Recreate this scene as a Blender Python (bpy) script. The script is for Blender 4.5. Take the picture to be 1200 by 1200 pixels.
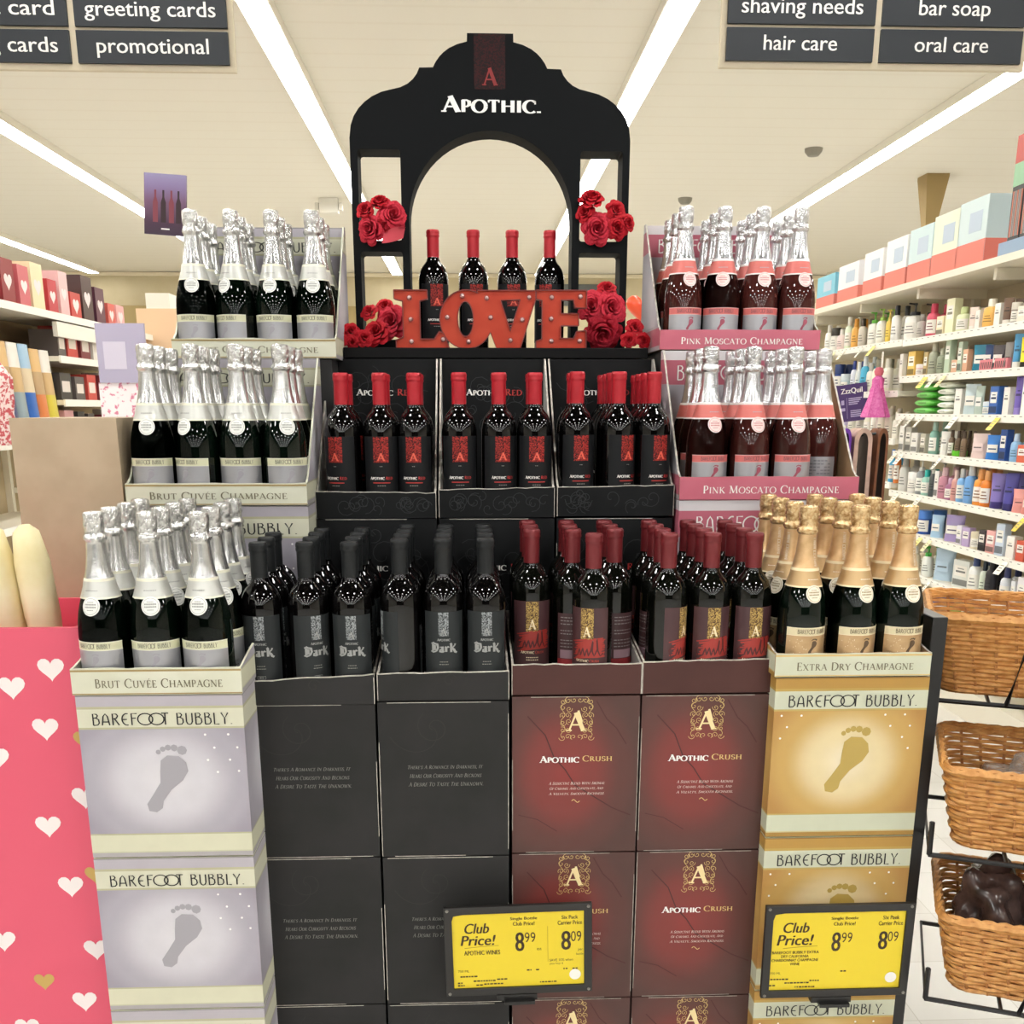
import bpy, bmesh, math, random
from mathutils import Vector, Matrix
random.seed(7)
for _o in list(bpy.data.objects):
    bpy.data.objects.remove(_o)
SC = bpy.context.scene
COL = SC.collection
PI = math.pi
rad = math.radians

# ------------------------------------------------------------------ camera, world, exposure
EYE = 1.6
cam_data = bpy.data.cameras.new('camera')
cam_data.sensor_width = 36.0
cam_data.lens = 36.0
cam_data.shift_y = 200.0 / 1200.0
cam_data.clip_end = 200
cam = bpy.data.objects.new('camera', cam_data)
COL.objects.link(cam)
cam.location = (0, 0, EYE)
cam.rotation_euler = (rad(90 - 14.93), 0, rad(-2.305))
SC.camera = cam
world = bpy.data.worlds.new('world')
SC.world = world
world.use_nodes = True
world.node_tree.nodes['Background'].inputs[0].default_value = (0.9, 0.9, 0.9, 1)
world.node_tree.nodes['Background'].inputs[1].default_value = 0.25
SC.view_settings.view_transform = 'Standard'
SC.view_settings.look = 'None'
SC.view_settings.gamma = 1.0
SC.view_settings.use_curve_mapping = False
SC.view_settings.exposure = 0.14
SC.cycles.use_denoising = True
SC.cycles.max_bounces = 10
SC.cycles.diffuse_bounces = 5
SC.cycles.glossy_bounces = 5
SC.cycles.transmission_bounces = 8
SC.cycles.sample_clamp_indirect = 6.0
SC.cycles.caustics_reflective = False
SC.cycles.caustics_refractive = False
LAMP = 17.5           # strength of the ceiling strip lights
NEAR_LAMP = 60.0      # strength of the panel lamps nearer the front of the store

# ------------------------------------------------------------------ colours and materials
def lin(c):
    return c / 12.92 if c <= 0.04045 else ((c + 0.055) / 1.055) ** 2.4

def rgb(h):
    return tuple(lin(int(h[i:i + 2], 16) / 255.0) for i in (0, 2, 4)) + (1.0,)

MATS = {}
def M(name, hx='808080', rough=0.5, metal=0.0, **kw):
    if name in MATS:
        return MATS[name]
    m = bpy.data.materials.new(name)
    m.use_nodes = True
    b = m.node_tree.nodes['Principled BSDF']
    b.inputs['Base Color'].default_value = rgb(hx)
    b.inputs['Roughness'].default_value = rough
    b.inputs['Metallic'].default_value = metal
    for k, v in kw.items():
        b.inputs[k.replace('_', ' ')].default_value = v
    MATS[name] = m
    return m

class NT:
    """small wrapper to write node trees briefly"""
    def __init__(s, m):
        s.t = m.node_tree
        s.b = s.t.nodes['Principled BSDF']
    def n(s, typ, **kw):
        nd = s.t.nodes.new(typ)
        for k, v in kw.items():
            setattr(nd, k, v)
        return nd
    def link(s, a, b):
        s.t.links.new(a, b)
    def math(s, op, a, b=None):
        nd = s.n('ShaderNodeMath', operation=op)
        for i, v in enumerate((a, b)):
            if v is None:
                continue
            if isinstance(v, (int, float)):
                nd.inputs[i].default_value = v
            else:
                s.link(v, nd.inputs[i])
        return nd.outputs[0]
    def ramp(s, fac, stops, interp='LINEAR'):
        nd = s.n('ShaderNodeValToRGB')
        cr = nd.color_ramp
        cr.interpolation = interp
        while len(cr.elements) < len(stops):
            cr.elements.new(0.5)
        for e, (p, c) in zip(cr.elements, stops):
            e.position = p
            e.color = rgb(c) if isinstance(c, str) else c
        s.link(fac, nd.inputs[0])
        return nd.outputs[0]
    def mix(s, fac, a, b):
        nd = s.n('ShaderNodeMix', data_type='RGBA')
        for sock, v in ((nd.inputs[0], fac), (nd.inputs[6], a), (nd.inputs[7], b)):
            if isinstance(v, str):
                sock.default_value = rgb(v)
            elif isinstance(v, (int, float)):
                sock.default_value = v
            else:
                s.link(v, sock)
        return nd.outputs[2]
    def noise(s, scale, detail=3, coord='Object', dist=0.0):
        tc = s.n('ShaderNodeTexCoord')
        nd = s.n('ShaderNodeTexNoise')
        nd.inputs['Scale'].default_value = scale
        nd.inputs['Detail'].default_value = detail
        nd.inputs['Distortion'].default_value = dist
        s.link(tc.outputs[coord], nd.inputs['Vector'])
        return nd.outputs[0]
    def bump(s, h, strength=0.3, dist=0.002):
        nd = s.n('ShaderNodeBump')
        nd.inputs['Strength'].default_value = strength
        nd.inputs['Distance'].default_value = dist
        s.link(h, nd.inputs['Height'])
        s.link(nd.outputs[0], s.b.inputs['Normal'])

def mottled(name, a, b, scale=20, rough=0.6, metal=0.0, bump=0.0, dist=0.002, lo=0.35, hi=0.65, **kw):
    if name in MATS:
        return MATS[name]
    m = M(name, a, rough, metal, **kw)
    t = NT(m)
    nz = t.noise(scale, 4)
    t.link(t.ramp(nz, [(lo, a), (hi, b)]), t.b.inputs['Base Color'])
    if bump:
        t.bump(nz, bump, dist)
    return m

def art(name, bands, panel=None, rough=0.55, wear=None):
    """printed carton face read from the UV map: flat bands by height, and in panel=(v0,v1,cx,cy,rx,ry,stops) a printed round glow"""
    m = M(name, 'ffffff', rough)
    t = NT(m)
    uv = t.n('ShaderNodeUVMap')
    sep = t.n('ShaderNodeSeparateXYZ')
    t.link(uv.outputs[0], sep.inputs[0])
    u, v = sep.outputs[0], sep.outputs[1]
    col = t.ramp(v, bands, 'CONSTANT')
    if panel:
        v0, v1, cx, cy, rx, ry, stops = panel
        dx = t.math('DIVIDE', t.math('SUBTRACT', u, cx), rx)
        dy = t.math('DIVIDE', t.math('SUBTRACT', v, cy), ry)
        r = t.math('SQRT', t.math('ADD', t.math('MULTIPLY', dx, dx), t.math('MULTIPLY', dy, dy)))
        glow = t.ramp(r, stops, 'EASE')
        inside = t.math('MULTIPLY', t.math('GREATER_THAN', v, v0), t.math('LESS_THAN', v, v1))
        col = t.mix(inside, col, glow)
    nz = t.noise(30, 4)
    t.link(t.mix(t.math('MULTIPLY', nz, 0.12), col, '505050'), t.b.inputs['Base Color'])
    return m

def filigree(name, ink, ground, scale=330, rough=0.5, metal=0.0, cut=0.5):
    m = M(name, ink, rough, metal, Specular_IOR_Level=.2)
    t = NT(m)
    nz = t.noise(scale, 1.0, dist=1.6)
    t.link(t.ramp(nz, [(cut - 0.04, ground), (cut + 0.04, ink)]), t.b.inputs['Base Color'])
    return m

# ------------------------------------------------------------------ mesh builder
class MB:
    def __init__(s):
        s.v, s.f, s.m, s.sm, s.uv = [], [], [], [], []
    def face(s, pts, mat=0, uv=None, smooth=False):
        i = len(s.v)
        s.v += [tuple(p) for p in pts]
        s.f.append(tuple(range(i, i + len(pts))))
        s.m.append(mat); s.sm.append(smooth); s.uv.append(uv)
    def box(s, x0, x1, y0, y1, z0, z1, mat=0, front=None, side=None, top=None, back=None):
        """front is the face towards -Y; every face carries a 0..1 UV"""
        q = [(0, 0), (1, 0), (1, 1), (0, 1)]
        f = mat if front is None else front
        sd = mat if side is None else side
        tp = mat if top is None else top
        bk = sd if back is None else back
        s.face([(x0, y0, z0), (x1, y0, z0), (x1, y0, z1), (x0, y0, z1)], f, q)
        s.face([(x1, y1, z0), (x0, y1, z0), (x0, y1, z1), (x1, y1, z1)], bk, q)
        s.face([(x1, y0, z0), (x1, y1, z0), (x1, y1, z1), (x1, y0, z1)], sd, q)
        s.face([(x0, y1, z0), (x0, y0, z0), (x0, y0, z1), (x0, y1, z1)], sd, q)
        s.face([(x0, y0, z1), (x1, y0, z1), (x1, y1, z1), (x0, y1, z1)], tp, q)
        s.face([(x0, y1, z0), (x1, y1, z0), (x1, y0, z0), (x0, y0, z0)], tp, q)
    def lathe(s, prof, n=28, mats=None, jit=None, cx=0.0, cy=0.0):
        base = len(s.v)
        for k, (r, z) in enumerate(prof):
            for i in range(n):
                a = 2 * PI * i / n
                rr = r * (1 + (jit(k, i) if jit else 0))
                s.v.append((cx + rr * math.sin(a), cy - rr * math.cos(a), z))
        for k in range(len(prof) - 1):
            for i in range(n):
                j = (i + 1) % n
                a, b = base + k * n, base + (k + 1) * n
                s.f.append((a + i, a + j, b + j, b + i))
                s.m.append(mats[k] if mats else 0); s.sm.append(True); s.uv.append(None)
    def arc(s, R, z0, z1, a0, a1, n=14, mat=0):
        """upright cylinder patch; angle 0 faces -Y"""
        base = len(s.v)
        for i in range(n + 1):
            a = a0 + (a1 - a0) * i / n
            for z in (z0, z1):
                s.v.append((R * math.sin(a), -R * math.cos(a), z))
        for i in range(n):
            p = base + 2 * i
            s.f.append((p, p + 2, p + 3, p + 1))
            s.m.append(mat); s.sm.append(True); s.uv.append([(i / n, 0), ((i + 1) / n, 0), ((i + 1) / n, 1), (i / n, 1)])
    def tube(s, pts, r, n=6, mat=0, closed=False):
        pts = [Vector(p) for p in pts]
        base = len(s.v)
        L = len(pts)
        for i, p in enumerate(pts):
            a = pts[(i - 1) % L] if (closed or i > 0) else p
            b = pts[(i + 1) % L] if (closed or i < L - 1) else p
            d = (b - a)
            d = d.normalized() if d.length > 1e-9 else Vector((0, 0, 1))
            up = Vector((0, 0, 1)) if abs(d.z) < 0.9 else Vector((1, 0, 0))
            x = d.cross(up).normalized(); y = x.cross(d)
            for k in range(n):
                t = 2 * PI * k / n
                s.v.append(tuple(p + x * (r * math.cos(t)) + y * (r * math.sin(t))))
        for i in range(L if closed else L - 1):
            a, b = base + i * n, base + ((i + 1) % L) * n
            for k in range(n):
                j = (k + 1) % n
                s.f.append((a + k, b + k, b + j, a + j)); s.m.append(mat); s.sm.append(True); s.uv.append(None)
        if not closed:
            for i in (0, L - 1):
                a = base + i * n
                s.f.append(tuple(range(a, a + n))); s.m.append(mat); s.sm.append(False); s.uv.append(None)
    def print2d(s, polys, fn, mat=0):
        """flat print: 2D polygons through fn(x, y) -> point"""
        for k, p in enumerate(polys):      # overlapping strokes lie a few hundredths of a millimetre apart, like layers of ink
            x, y = p[0]
            o = Vector(fn(x, y))
            nrm = (Vector(fn(x + 1e-3, y)) - o).cross(Vector(fn(x, y + 1e-3)) - o)
            nrm = nrm.normalized() * (2e-5 * (k % 20))
            s.face([tuple(Vector(fn(x, y)) + nrm) for x, y in p], mat)
    def extrude(s, outline, y0, y1, mat=0, side=None, holes=()):
        """outline in X,Z extruded from y0 (front) to y1, holes cut through"""
        cu = bpy.data.curves.new('tmp', 'CURVE')
        cu.dimensions = '2D'; cu.fill_mode = 'BOTH'
        for loop in [outline] + list(holes):
            sp = cu.splines.new('POLY'); sp.points.add(len(loop) - 1); sp.use_cyclic_u = True
            for q, (x, z) in zip(sp.points, loop):
                q.co = (x, z, 0, 1)
        ob = bpy.data.objects.new('tmp', cu)
        me = bpy.data.meshes.new_from_object(ob)
        vs = [v.co.copy() for v in me.vertices]
        for p in me.polygons:
            pts = [(vs[i].x, vs[i].y) for i in p.vertices]
            area = sum(pts[i - 1][0] * pts[i][1] - pts[i][0] * pts[i - 1][1] for i in range(len(pts)))
            if area < 0:
                pts = pts[::-1]
            s.face([(x, y0, z) for x, z in pts], mat)
            s.face([(x, y1, z) for x, z in pts[::-1]], mat)
        for loop in [outline] + list(holes):
            for i in range(len(loop)):
                (ax, az), (bx, bz) = loop[i - 1], loop[i]
                s.face([(ax, y0, az), (ax, y1, az), (bx, y1, bz), (bx, y0, bz)], mat if side is None else side)
        bpy.data.objects.remove(ob); bpy.data.curves.remove(cu); bpy.data.meshes.remove(me)
    def build(s, name, mats, parent=None, loc=None, rot=None, bevel=0.0, angle=40, fix=False):
        me = bpy.data.meshes.new(name)
        me.from_pydata(s.v, [], s.f)
        if not isinstance(mats, (list, tuple)):
            mats = [mats]
        for m in mats:
            me.materials.append(m)
        me.polygons.foreach_set('material_index', s.m)
        me.polygons.foreach_set('use_smooth', s.sm)
        if any(u is not None for u in s.uv):
            lay = me.uv_layers.new(name='UVMap')
            for p, u in zip(me.polygons, s.uv):
                if u is not None:
                    for k, li in enumerate(p.loop_indices):
                        lay.data[li].uv = u[k]
        if bevel or fix:
            bm = bmesh.new(); bm.from_mesh(me)
            bmesh.ops.remove_doubles(bm, verts=bm.verts, dist=1e-5)
            bmesh.ops.recalc_face_normals(bm, faces=bm.faces)
            if bevel:
                bmesh.ops.bevel(bm, geom=list(bm.edges), offset=bevel, segments=2, profile=0.5, affect='EDGES', clamp_overlap=True)
            bm.to_mesh(me); bm.free()
        me.update()
        if any(s.sm):
            me.set_sharp_from_angle(angle=rad(angle))
        o = bpy.data.objects.new(name, me)
        COL.objects.link(o)
        if parent is not None:
            o.parent = parent
        if loc is not None:
            o.location = loc
        if rot is not None:
            o.rotation_euler = rot
        return o

def tag(o, label=None, cat=None, group=None, kind=None):
    if label: o['label'] = label
    if cat: o['category'] = cat
    if group: o['group'] = group
    if kind: o['kind'] = kind
    return o

def thing(name, label, cat, loc=(0, 0, 0), rz=0.0, group=None):
    o = bpy.data.objects.new(name, None)
    o.empty_display_size = 0.05
    COL.objects.link(o)
    o.location = loc
    o.rotation_euler = (0, 0, rz)
    return tag(o, label, cat, group)

def dup(root, loc, rz=0.0, label=None, group=None):
    r = root.copy(); COL.objects.link(r)
    r.location = loc; r.rotation_euler = (0, 0, rz)
    if label: r['label'] = label
    if group: r['group'] = group
    for ch in list(root.children):
        c = ch.copy(); COL.objects.link(c); c.parent = r
        for g in list(ch.children):
            d = g.copy(); COL.objects.link(d); d.parent = c
    return r

def struct(o):
    o['kind'] = 'structure'
    return o

# ------------------------------------------------------------------ lettering
def circ(cx, cy, rx, ry, a0=0, a1=360, n=20):
    return [(cx + rx * math.cos(rad(a0 + (a1 - a0) * i / n)), cy + ry * math.sin(rad(a0 + (a1 - a0) * i / n))) for i in range(n + 1)]

TK, TN = 1.0, 0.42
def _S(*p):            # serifs: (x, y) foot positions
    return [('s', [q]) for q in p]
ROMAN = {
 'A': (.82, [('l', [(.08, 0), (.40, 1.0)], TN), ('l', [(.38, 1.02), (.74, 0)], TK), ('l', [(.2, .34), (.6, .34)], TN)] + _S((.08, 0), (.74, 0))),
 'B': (.66, [('l', [(.16, 0), (.16, 1)], TK), ('a', [(.1, 1), (.34, 1), (.47, .9), (.47, .66), (.34, .54), (.16, .54)]), ('a', [(.34, .54), (.54, .44), (.56, .16), (.4, 0), (.1, 0)])]),
 'C': (.82, [('a', circ(.48, .5, .4, .52, 48, 312)), ('l', [(.76, .98), (.76, .7)], TN)]),
 'D': (.84, [('l', [(.16, 0), (.16, 1)], TK), ('a', [(.08, 1)] + circ(.34, .5, .42, .5, 90, -90, 12) + [(.08, 0)])]),
 'E': (.64, [('l', [(.16, 0), (.16, 1)], TK), ('l', [(.08, 1), (.54, 1)], TN), ('l', [(.16, .52), (.44, .52)], TN), ('l', [(.08, 0), (.58, 0)], TN), ('l', [(.54, 1.02), (.54, .84)], TN), ('l', [(.58, -.02), (.58, .18)], TN), ('l', [(.44, .6), (.44, .44)], TN)]),
 'F': (.6, [('l', [(.16, 0), (.16, 1)], TK), ('l', [(.08, 1), (.54, 1)], TN), ('l', [(.16, .52), (.44, .52)], TN), ('l', [(.54, 1.02), (.54, .84)], TN)] + _S((.16, 0))),
 'G': (.86, [('a', circ(.48, .5, .4, .52, 48, 318)), ('l', [(.76, .98), (.76, .72)], TN), ('l', [(.74, .46), (.74, .1)], TK), ('l', [(.6, .46), (.84, .46)], TN)]),
 'H': (.9, [('l', [(.17, 0), (.17, 1)], TK), ('l', [(.73, 0), (.73, 1)], TK), ('l', [(.17, .52), (.73, .52)], TN)] + _S((.17, 0), (.17, 1), (.73, 0), (.73, 1))),
 'I': (.36, [('l', [(.18, 0), (.18, 1)], TK)] + _S((.18, 0), (.18, 1))),
 'K': (.8, [('l', [(.17, 0), (.17, 1)], TK), ('l', [(.2, .45), (.62, 1)], TN), ('l', [(.32, .58), (.7, 0)], TK)] + _S((.17, 0), (.17, 1), (.62, 1), (.7, 0))),
 'L': (.62, [('l', [(.16, 0), (.16, 1)], TK), ('l', [(.08, 0), (.56, 0)], TN), ('l', [(.56, -.02), (.56, .2)], TN)] + _S((.16, 1))),
 'M': (1.02, [('l', [(.15, 0), (.2, 1)], TN), ('l', [(.19, 1), (.51, .05)], TK), ('l', [(.51, .05), (.82, 1)], TN), ('l', [(.82, 1), (.88, 0)], TK)] + _S((.15, 0), (.88, 0), (.17, 1), (.84, 1))),
 'N': (.9, [('l', [(.16, 0), (.16, 1)], TN), ('l', [(.14, 1), (.74, 0)], TK), ('l', [(.74, 0), (.74, 1)], TN)] + _S((.16, 0), (.14, 1), (.74, 1))),
 'O': (.94, [('a', circ(.47, .5, .4, .52))]),
 'P': (.62, [('l', [(.16, 0), (.16, 1)], TK), ('a', [(.08, 1), (.36, 1), (.52, .88), (.52, .6), (.38, .46), (.16, .46)])] + _S((.16, 0))),
 'Q': (.94, [('a', circ(.47, .5, .4, .52)), ('l', [(.5, .1), (.85, -.2)], TK)]),
 'R': (.74, [('l', [(.16, 0), (.16, 1)], TK), ('a', [(.08, 1), (.36, 1), (.5, .9), (.5, .64), (.36, .52), (.16, .52)]), ('l', [(.32, .52), (.68, 0)], TK)] + _S((.16, 0), (.68, 0))),
 'S': (.6, [('a', circ(.3, .75, .2, .26, 30, 250, 10) + circ(.3, .25, .22, .26, 80, -150, 12)), ('l', [(.5, .98), (.5, .76)], TN), ('l', [(.08, .02), (.08, .26)], TN)]),
 'T': (.74, [('l', [(.37, 0), (.37, 1)], TK), ('l', [(.05, 1), (.69, 1)], TN), ('l', [(.06, 1.02), (.06, .82)], TN), ('l', [(.68, 1.02), (.68, .82)], TN)] + _S((.37, 0))),
 'U': (.86, [('a', [(.16, 1), (.16, .35)] + circ(.43, .3, .27, .32, 190, 350, 10) + [(.7, 1)])] + _S((.16, 1), (.7, 1))),
 'V': (.82, [('l', [(.1, 1), (.43, 0)], TK), ('l', [(.41, 0), (.72, 1)], TN)] + _S((.1, 1), (.72, 1))),
 'W': (1.16, [('l', [(.1, 1), (.38, 0)], TK), ('l', [(.37, 0), (.6, 1)], TN), ('l', [(.58, 1), (.84, 0)], TK), ('l', [(.83, 0), (1.06, 1)], TN)] + _S((.1, 1), (1.06, 1))),
 'X': (.82, [('l', [(.12, 1), (.7, 0)], TK), ('l', [(.12, 0), (.68, 1)], TN)] + _S((.12, 1), (.7, 0), (.12, 0), (.68, 1))),
 'Y': (.78, [('l', [(.1, 1), (.4, .48)], TK), ('l', [(.4, .48), (.68, 1)], TN), ('l', [(.4, .5), (.4, 0)], TK)] + _S((.1, 1), (.68, 1), (.4, 0))),
 '.': (.24, [('l', [(.12, -.02), (.12, .12)], TK)]),
 ',': (.24, [('l', [(.14, .1), (.06, -.16)], TK)]),
 "'": (.2, [('l', [(.1, 1), (.07, .78)], TK)]),
 ' ': (.42, []),
}
ROMAN['\u00c9'] = (.64, ROMAN['E'][1] + [('l', [(.28, 1.12), (.44, 1.3)], TN)])
DECO = {
 'B': (.5, [[(.08, 0), (.08, 1), (.3, .97), (.37, .84), (.3, .68), (.08, .62)], [(.25, .64), (.42, .5), (.44, .2), (.34, .03), (.08, 0)]]),
 'A': (.56, [[(.05, 0), (.14, .78), (.27, 1), (.4, .78), (.5, 0)], [(.1, .3), (.45, .3)]]),
 'R': (.52, [[(.08, 0), (.08, 1), (.32, .97), (.4, .82), (.32, .62), (.1, .54)], [(.2, .56), (.46, 0)]]),
 'E': (.5, [circ(.36, .5, .3, .5, 75, 285, 16), [(.06, .5), (.36, .5)]]),
 'F': (.44, [[(.08, 0), (.08, 1), (.42, 1)], [(.08, .6), (.34, .6)]]),
 'O': (.62, [circ(.4, .5, .46, .5)]),
 'T': (.46, [[(.24, 0), (.24, 1)], [(.02, 1), (.46, 1)]]),
 'U': (.5, [[(.07, 1), (.07, .25), (.14, .05), (.25, 0), (.36, .05), (.43, .25), (.43, 1)]]),
 'L': (.4, [[(.08, 1), (.08, 0), (.38, 0)]]),
 'Y': (.5, [[(.04, 1), (.25, .5), (.46, 1)], [(.25, .5), (.25, 0)]]),
 '.': (.2, [[(.08, 0), (.08, .06)]]),
 ' ': (.3, []),
}

def ribbon(pts, w, seg=None):
    """polyline -> quads; w is a width or a function of direction"""
    if seg:
        q = [pts[0]]
        for b in pts[1:]:
            a = q[-1]
            n = max(1, int(math.hypot(b[0] - a[0], b[1] - a[1]) / seg))
            q += [(a[0] + (b[0] - a[0]) * k / n, a[1] + (b[1] - a[1]) * k / n) for k in range(1, n + 1)]
        pts = q
    out, L = [], len(pts)
    off = []
    for i in range(L):
        a, b = pts[max(i - 1, 0)], pts[min(i + 1, L - 1)]
        dx, dy = b[0] - a[0], b[1] - a[1]
        l = math.hypot(dx, dy) or 1
        ww = w(dx / l, dy / l) if callable(w) else w
        off.append((-dy / l * ww / 2, dx / l * ww / 2))
    for i in range(L - 1):
        (ax, ay), (bx, by) = pts[i], pts[i + 1]
        (ox, oy), (px, py) = off[i], off[i + 1]
        out.append([(ax - ox, ay - oy), (bx - px, by - py), (bx + px, by + py), (ax + ox, ay + oy)])
    return out

def roman(text, weight=0.17, smallcaps=0.78, slant=0.0, track=0.06):
    """serif capitals, first letter of each word taller -> polygons with cap height 1, and the width"""
    out, x, first = [], 0.0, True
    for ch in text:
        adv, parts = ROMAN[ch]
        k = 1.0 if first else smallcaps
        first = ch == ' '
        for p in parts:
            if p[0] == 'l':
                qs = ribbon(p[1], weight * p[2])
            elif p[0] == 'a':
                qs = ribbon(p[1], lambda dx, dy: weight * (TN + (TK - TN) * abs(dy) ** 1.3))
            else:
                (sx, sy), = p[1]
                h = weight * 0.36
                y0 = 0 if sy < 0.5 else 1 - h
                qs = [[(sx - .125, y0), (sx + .125, y0), (sx + .125, y0 + h), (sx - .125, y0 + h)]]
            for q in qs:
                out.append([(x + k * (a + slant * b), k * b) for a, b in q])
        x += (adv + track) * k
    return out, x - track

def deco(text, weight=0.09, track=0.07):
    out, x = [], 0.0
    for ch in text:
        adv, parts = DECO[ch]
        for p in parts:
            for q in ribbon(p, weight):
                out.append([(x + a, b) for a, b in q])
        x += adv + track
    return out, x

_font_cache = {}
def sans(text):
    """built-in sans lettering -> polygons scaled to unit box"""
    if text not in _font_cache:
        cu = bpy.data.curves.new('tmp', 'FONT'); cu.body = text; cu.resolution_u = 3
        ob = bpy.data.objects.new('tmp', cu)
        me = bpy.data.meshes.new_from_object(ob)
        ps = [[(me.vertices[i].co.x, me.vertices[i].co.y) for i in p.vertices] for p in me.polygons]
        bpy.data.objects.remove(ob); bpy.data.curves.remove(cu); bpy.data.meshes.remove(me)
        _font_cache[text] = ps
    return _font_cache[text]

def bold(ps, e):
    """thicken lettering by a second impression"""
    return [[(x + dx, y) for x, y in p] for dx in (0, e) for p in ps]

def fit(polys, x0, x1, y0, y1, keep=False, shear=0.0):
    xs = [p[0] for q in polys for p in q]; ys = [p[1] for q in polys for p in q]
    a, b, c, d = min(xs), max(xs), min(ys), max(ys)
    sx, sy = (x1 - x0) / (b - a), (y1 - y0) / ((d - c) or 1)
    if keep:
        sy = sx
    out = []
    for q in polys:
        r = [(x0 + (x - a) * sx, y0 + (y - c) * sy) for x, y in q]
        out.append([(x + shear * (y - y0), y) for x, y in r])
    return out

def curl(cx, cy, r, a0, turns, n=14, flip=1):
    return [(cx + r * (1 - .85 * i / n) * math.cos(a0 + flip * turns * 2 * PI * i / n), cy + r * (1 - .85 * i / n) * math.sin(a0 + flip * turns * 2 * PI * i / n)) for i in range(n + 1)]

def curls(x0, x1, y0, y1, count, r0, r1, w, seed):
    rng = random.Random(seed)
    out = []
    for _ in range(count):
        r = rng.uniform(r0, r1)
        c = curl(rng.uniform(x0 + r, x1 - r), rng.uniform(y0 + r, y1 - r), r, rng.uniform(0, 6.28), rng.uniform(.8, 1.4), flip=rng.choice((-1, 1)))
        out += ribbon(c, w)
    return out

FOOT = [(.10, .02), (.20, 0), (.28, .06), (.30, .16), (.42, .32), (.58, .45), (.66, .58), (.64, .70), (.55, .79), (.40, .80), (.31, .73), (.29, .58), (.28, .42), (.17, .25), (.08, .12)]
def foot(cx, cy, h):
    ps = [FOOT] + [circ(x, y, r, r, n=8)[:-1] for x, y, r in ((.60, .87, .065), (.50, .905, .048), (.42, .91, .042), (.35, .89, .038), (.29, .85, .034))]
    return [[(cx + (x - .36) * h, cy + (y - .47) * h) for x, y in p] for p in ps]

def heart(cx, cy, s):
    return [(cx + s * .0625 * 16 * math.sin(t) ** 3 / 2, cy + s / 32 * (13 * math.cos(t) - 5 * math.cos(2 * t) - 2 * math.cos(3 * t) - math.cos(4 * t))) for t in [2 * PI * i / 24 for i in range(24)]]

# ------------------------------------------------------------------ shared materials
BLACK = M('black_satin', '1c1c1d', 0.45)
WHITE_PAINT = M('white_enamel', 'eeeadf', 0.4)
SHELF_PAINT = M('shelf_enamel', 'e6e0d0', 0.45)
PRICE_STRIP = M('price_strip', 'f4f2ea', 0.35)
WIRE = M('black_wire', '151414', 0.35, 0.3)
PAPER = M('paper_white', 'f2f0ea', 0.6)
INK = M('black_ink', '141414', 0.5)
INK_WHITE = M('white_ink', 'e9e6e2', 0.5)
INK_GREY = M('grey_ink', '8f8f8c', 0.5)
INK_RED = M('red_ink', 'b5302c', 0.5)
INK_GOLD = M('gold_ink', 'd6ba78', 0.45)
KRAFT = mottled('kraft_board', 'a88a66', 'b39673', 14, 0.75)
GREYBOARD = mottled('grey_board', 'a9a7a2', 'bcbab4', 14, 0.7)
EDGE_PALE = mottled('pale_board_edge', 'a8a298', 'd2ccc0', 60, .8)
EDGE = mottled('worn_board_edge', '8c867c', 'bdb6aa', 40, 0.8)

# ------------------------------------------------------------------ the room
CEIL = 4.0
def room():
    m = M('floor_tile', 'd9d4c6', 0.25)
    t = NT(m)
    tc = t.n('ShaderNodeTexCoord')
    br = t.n('ShaderNodeTexBrick', offset=0.0)
    t.link(tc.outputs['Object'], br.inputs['Vector'])
    for k, v in (('Color1', 'dcdad4'), ('Color2', 'd6d3cc'), ('Mortar', 'c4c0b6')):
        br.inputs[k].default_value = rgb(v)
    br.inputs['Scale'].default_value = 1.0
    br.inputs['Brick Width'].default_value = 0.3; br.inputs['Row Height'].default_value = 0.3
    br.inputs['Mortar Size'].default_value = 0.0015
    t.link(br.outputs[0], t.b.inputs['Base Color'])
    b = MB(); b.box(-10, 10, -26, 20, -0.1, 0)
    struct(b.build('floor', m))
    m = M('ceiling_paint', 'd8ccaf', 0.85)
    t = NT(m)
    tc = t.n('ShaderNodeTexCoord')
    wv = t.n('ShaderNodeTexWave', bands_direction='Y')
    wv.inputs['Scale'].default_value = 1.05
    t.link(tc.outputs['Object'], wv.inputs['Vector'])
    t.link(t.ramp(wv.outputs['Fac'], [(0.0, 'e4dfd3'), (0.06, 'e7e3d8'), (1, 'e7e3d8')]), t.b.inputs['Base Color'])
    b = MB(); b.box(-10, 10, 2.6, 20, CEIL, CEIL + 0.1)
    struct(b.build('ceiling', m))
    b = MB(); b.box(-10, 10, -26, 2.6, CEIL, CEIL + 0.1)      # unseen dark ceiling part, added to keep the bottle reflections black between the lamps
    struct(b.build('ceiling', M('ceiling_dark_added', '2e2b29', 0.8)))
    wm = mottled('wall_paint', 'c4b796', 'cbbf9f', 3, 0.8)
    for nm, bx in (('wall_back', (-10, 10, 20, 20.2)), ('wall_front', (-10, 10, -26.2, -26)), ('wall_left', (-10.2, -10, -26, 20)), ('wall_right', (10, 10.2, -26, 20))):
        b = MB(); b.box(*bx, 0, CEIL); struct(b.build(nm, wm if nm == 'wall_back' else (M('wall_dark', '3a3733', .8) if nm == 'wall_front' else M('wall_pale', 'cfcac0', .8))))
    # light moulding and darker band along the top of the far wall
    b = MB(); b.box(-10, 10, 19.93, 20, 3.93, 3.99); struct(b.build('trim_1', M('moulding', 'e9dfc4', 0.6)))
    b = MB(); b.box(-10, -0.3, 19.9, 20, 3.1, 3.42); struct(b.build('trim_2', M('wall_band', 'a08c5e', 0.7)))
room()

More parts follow.
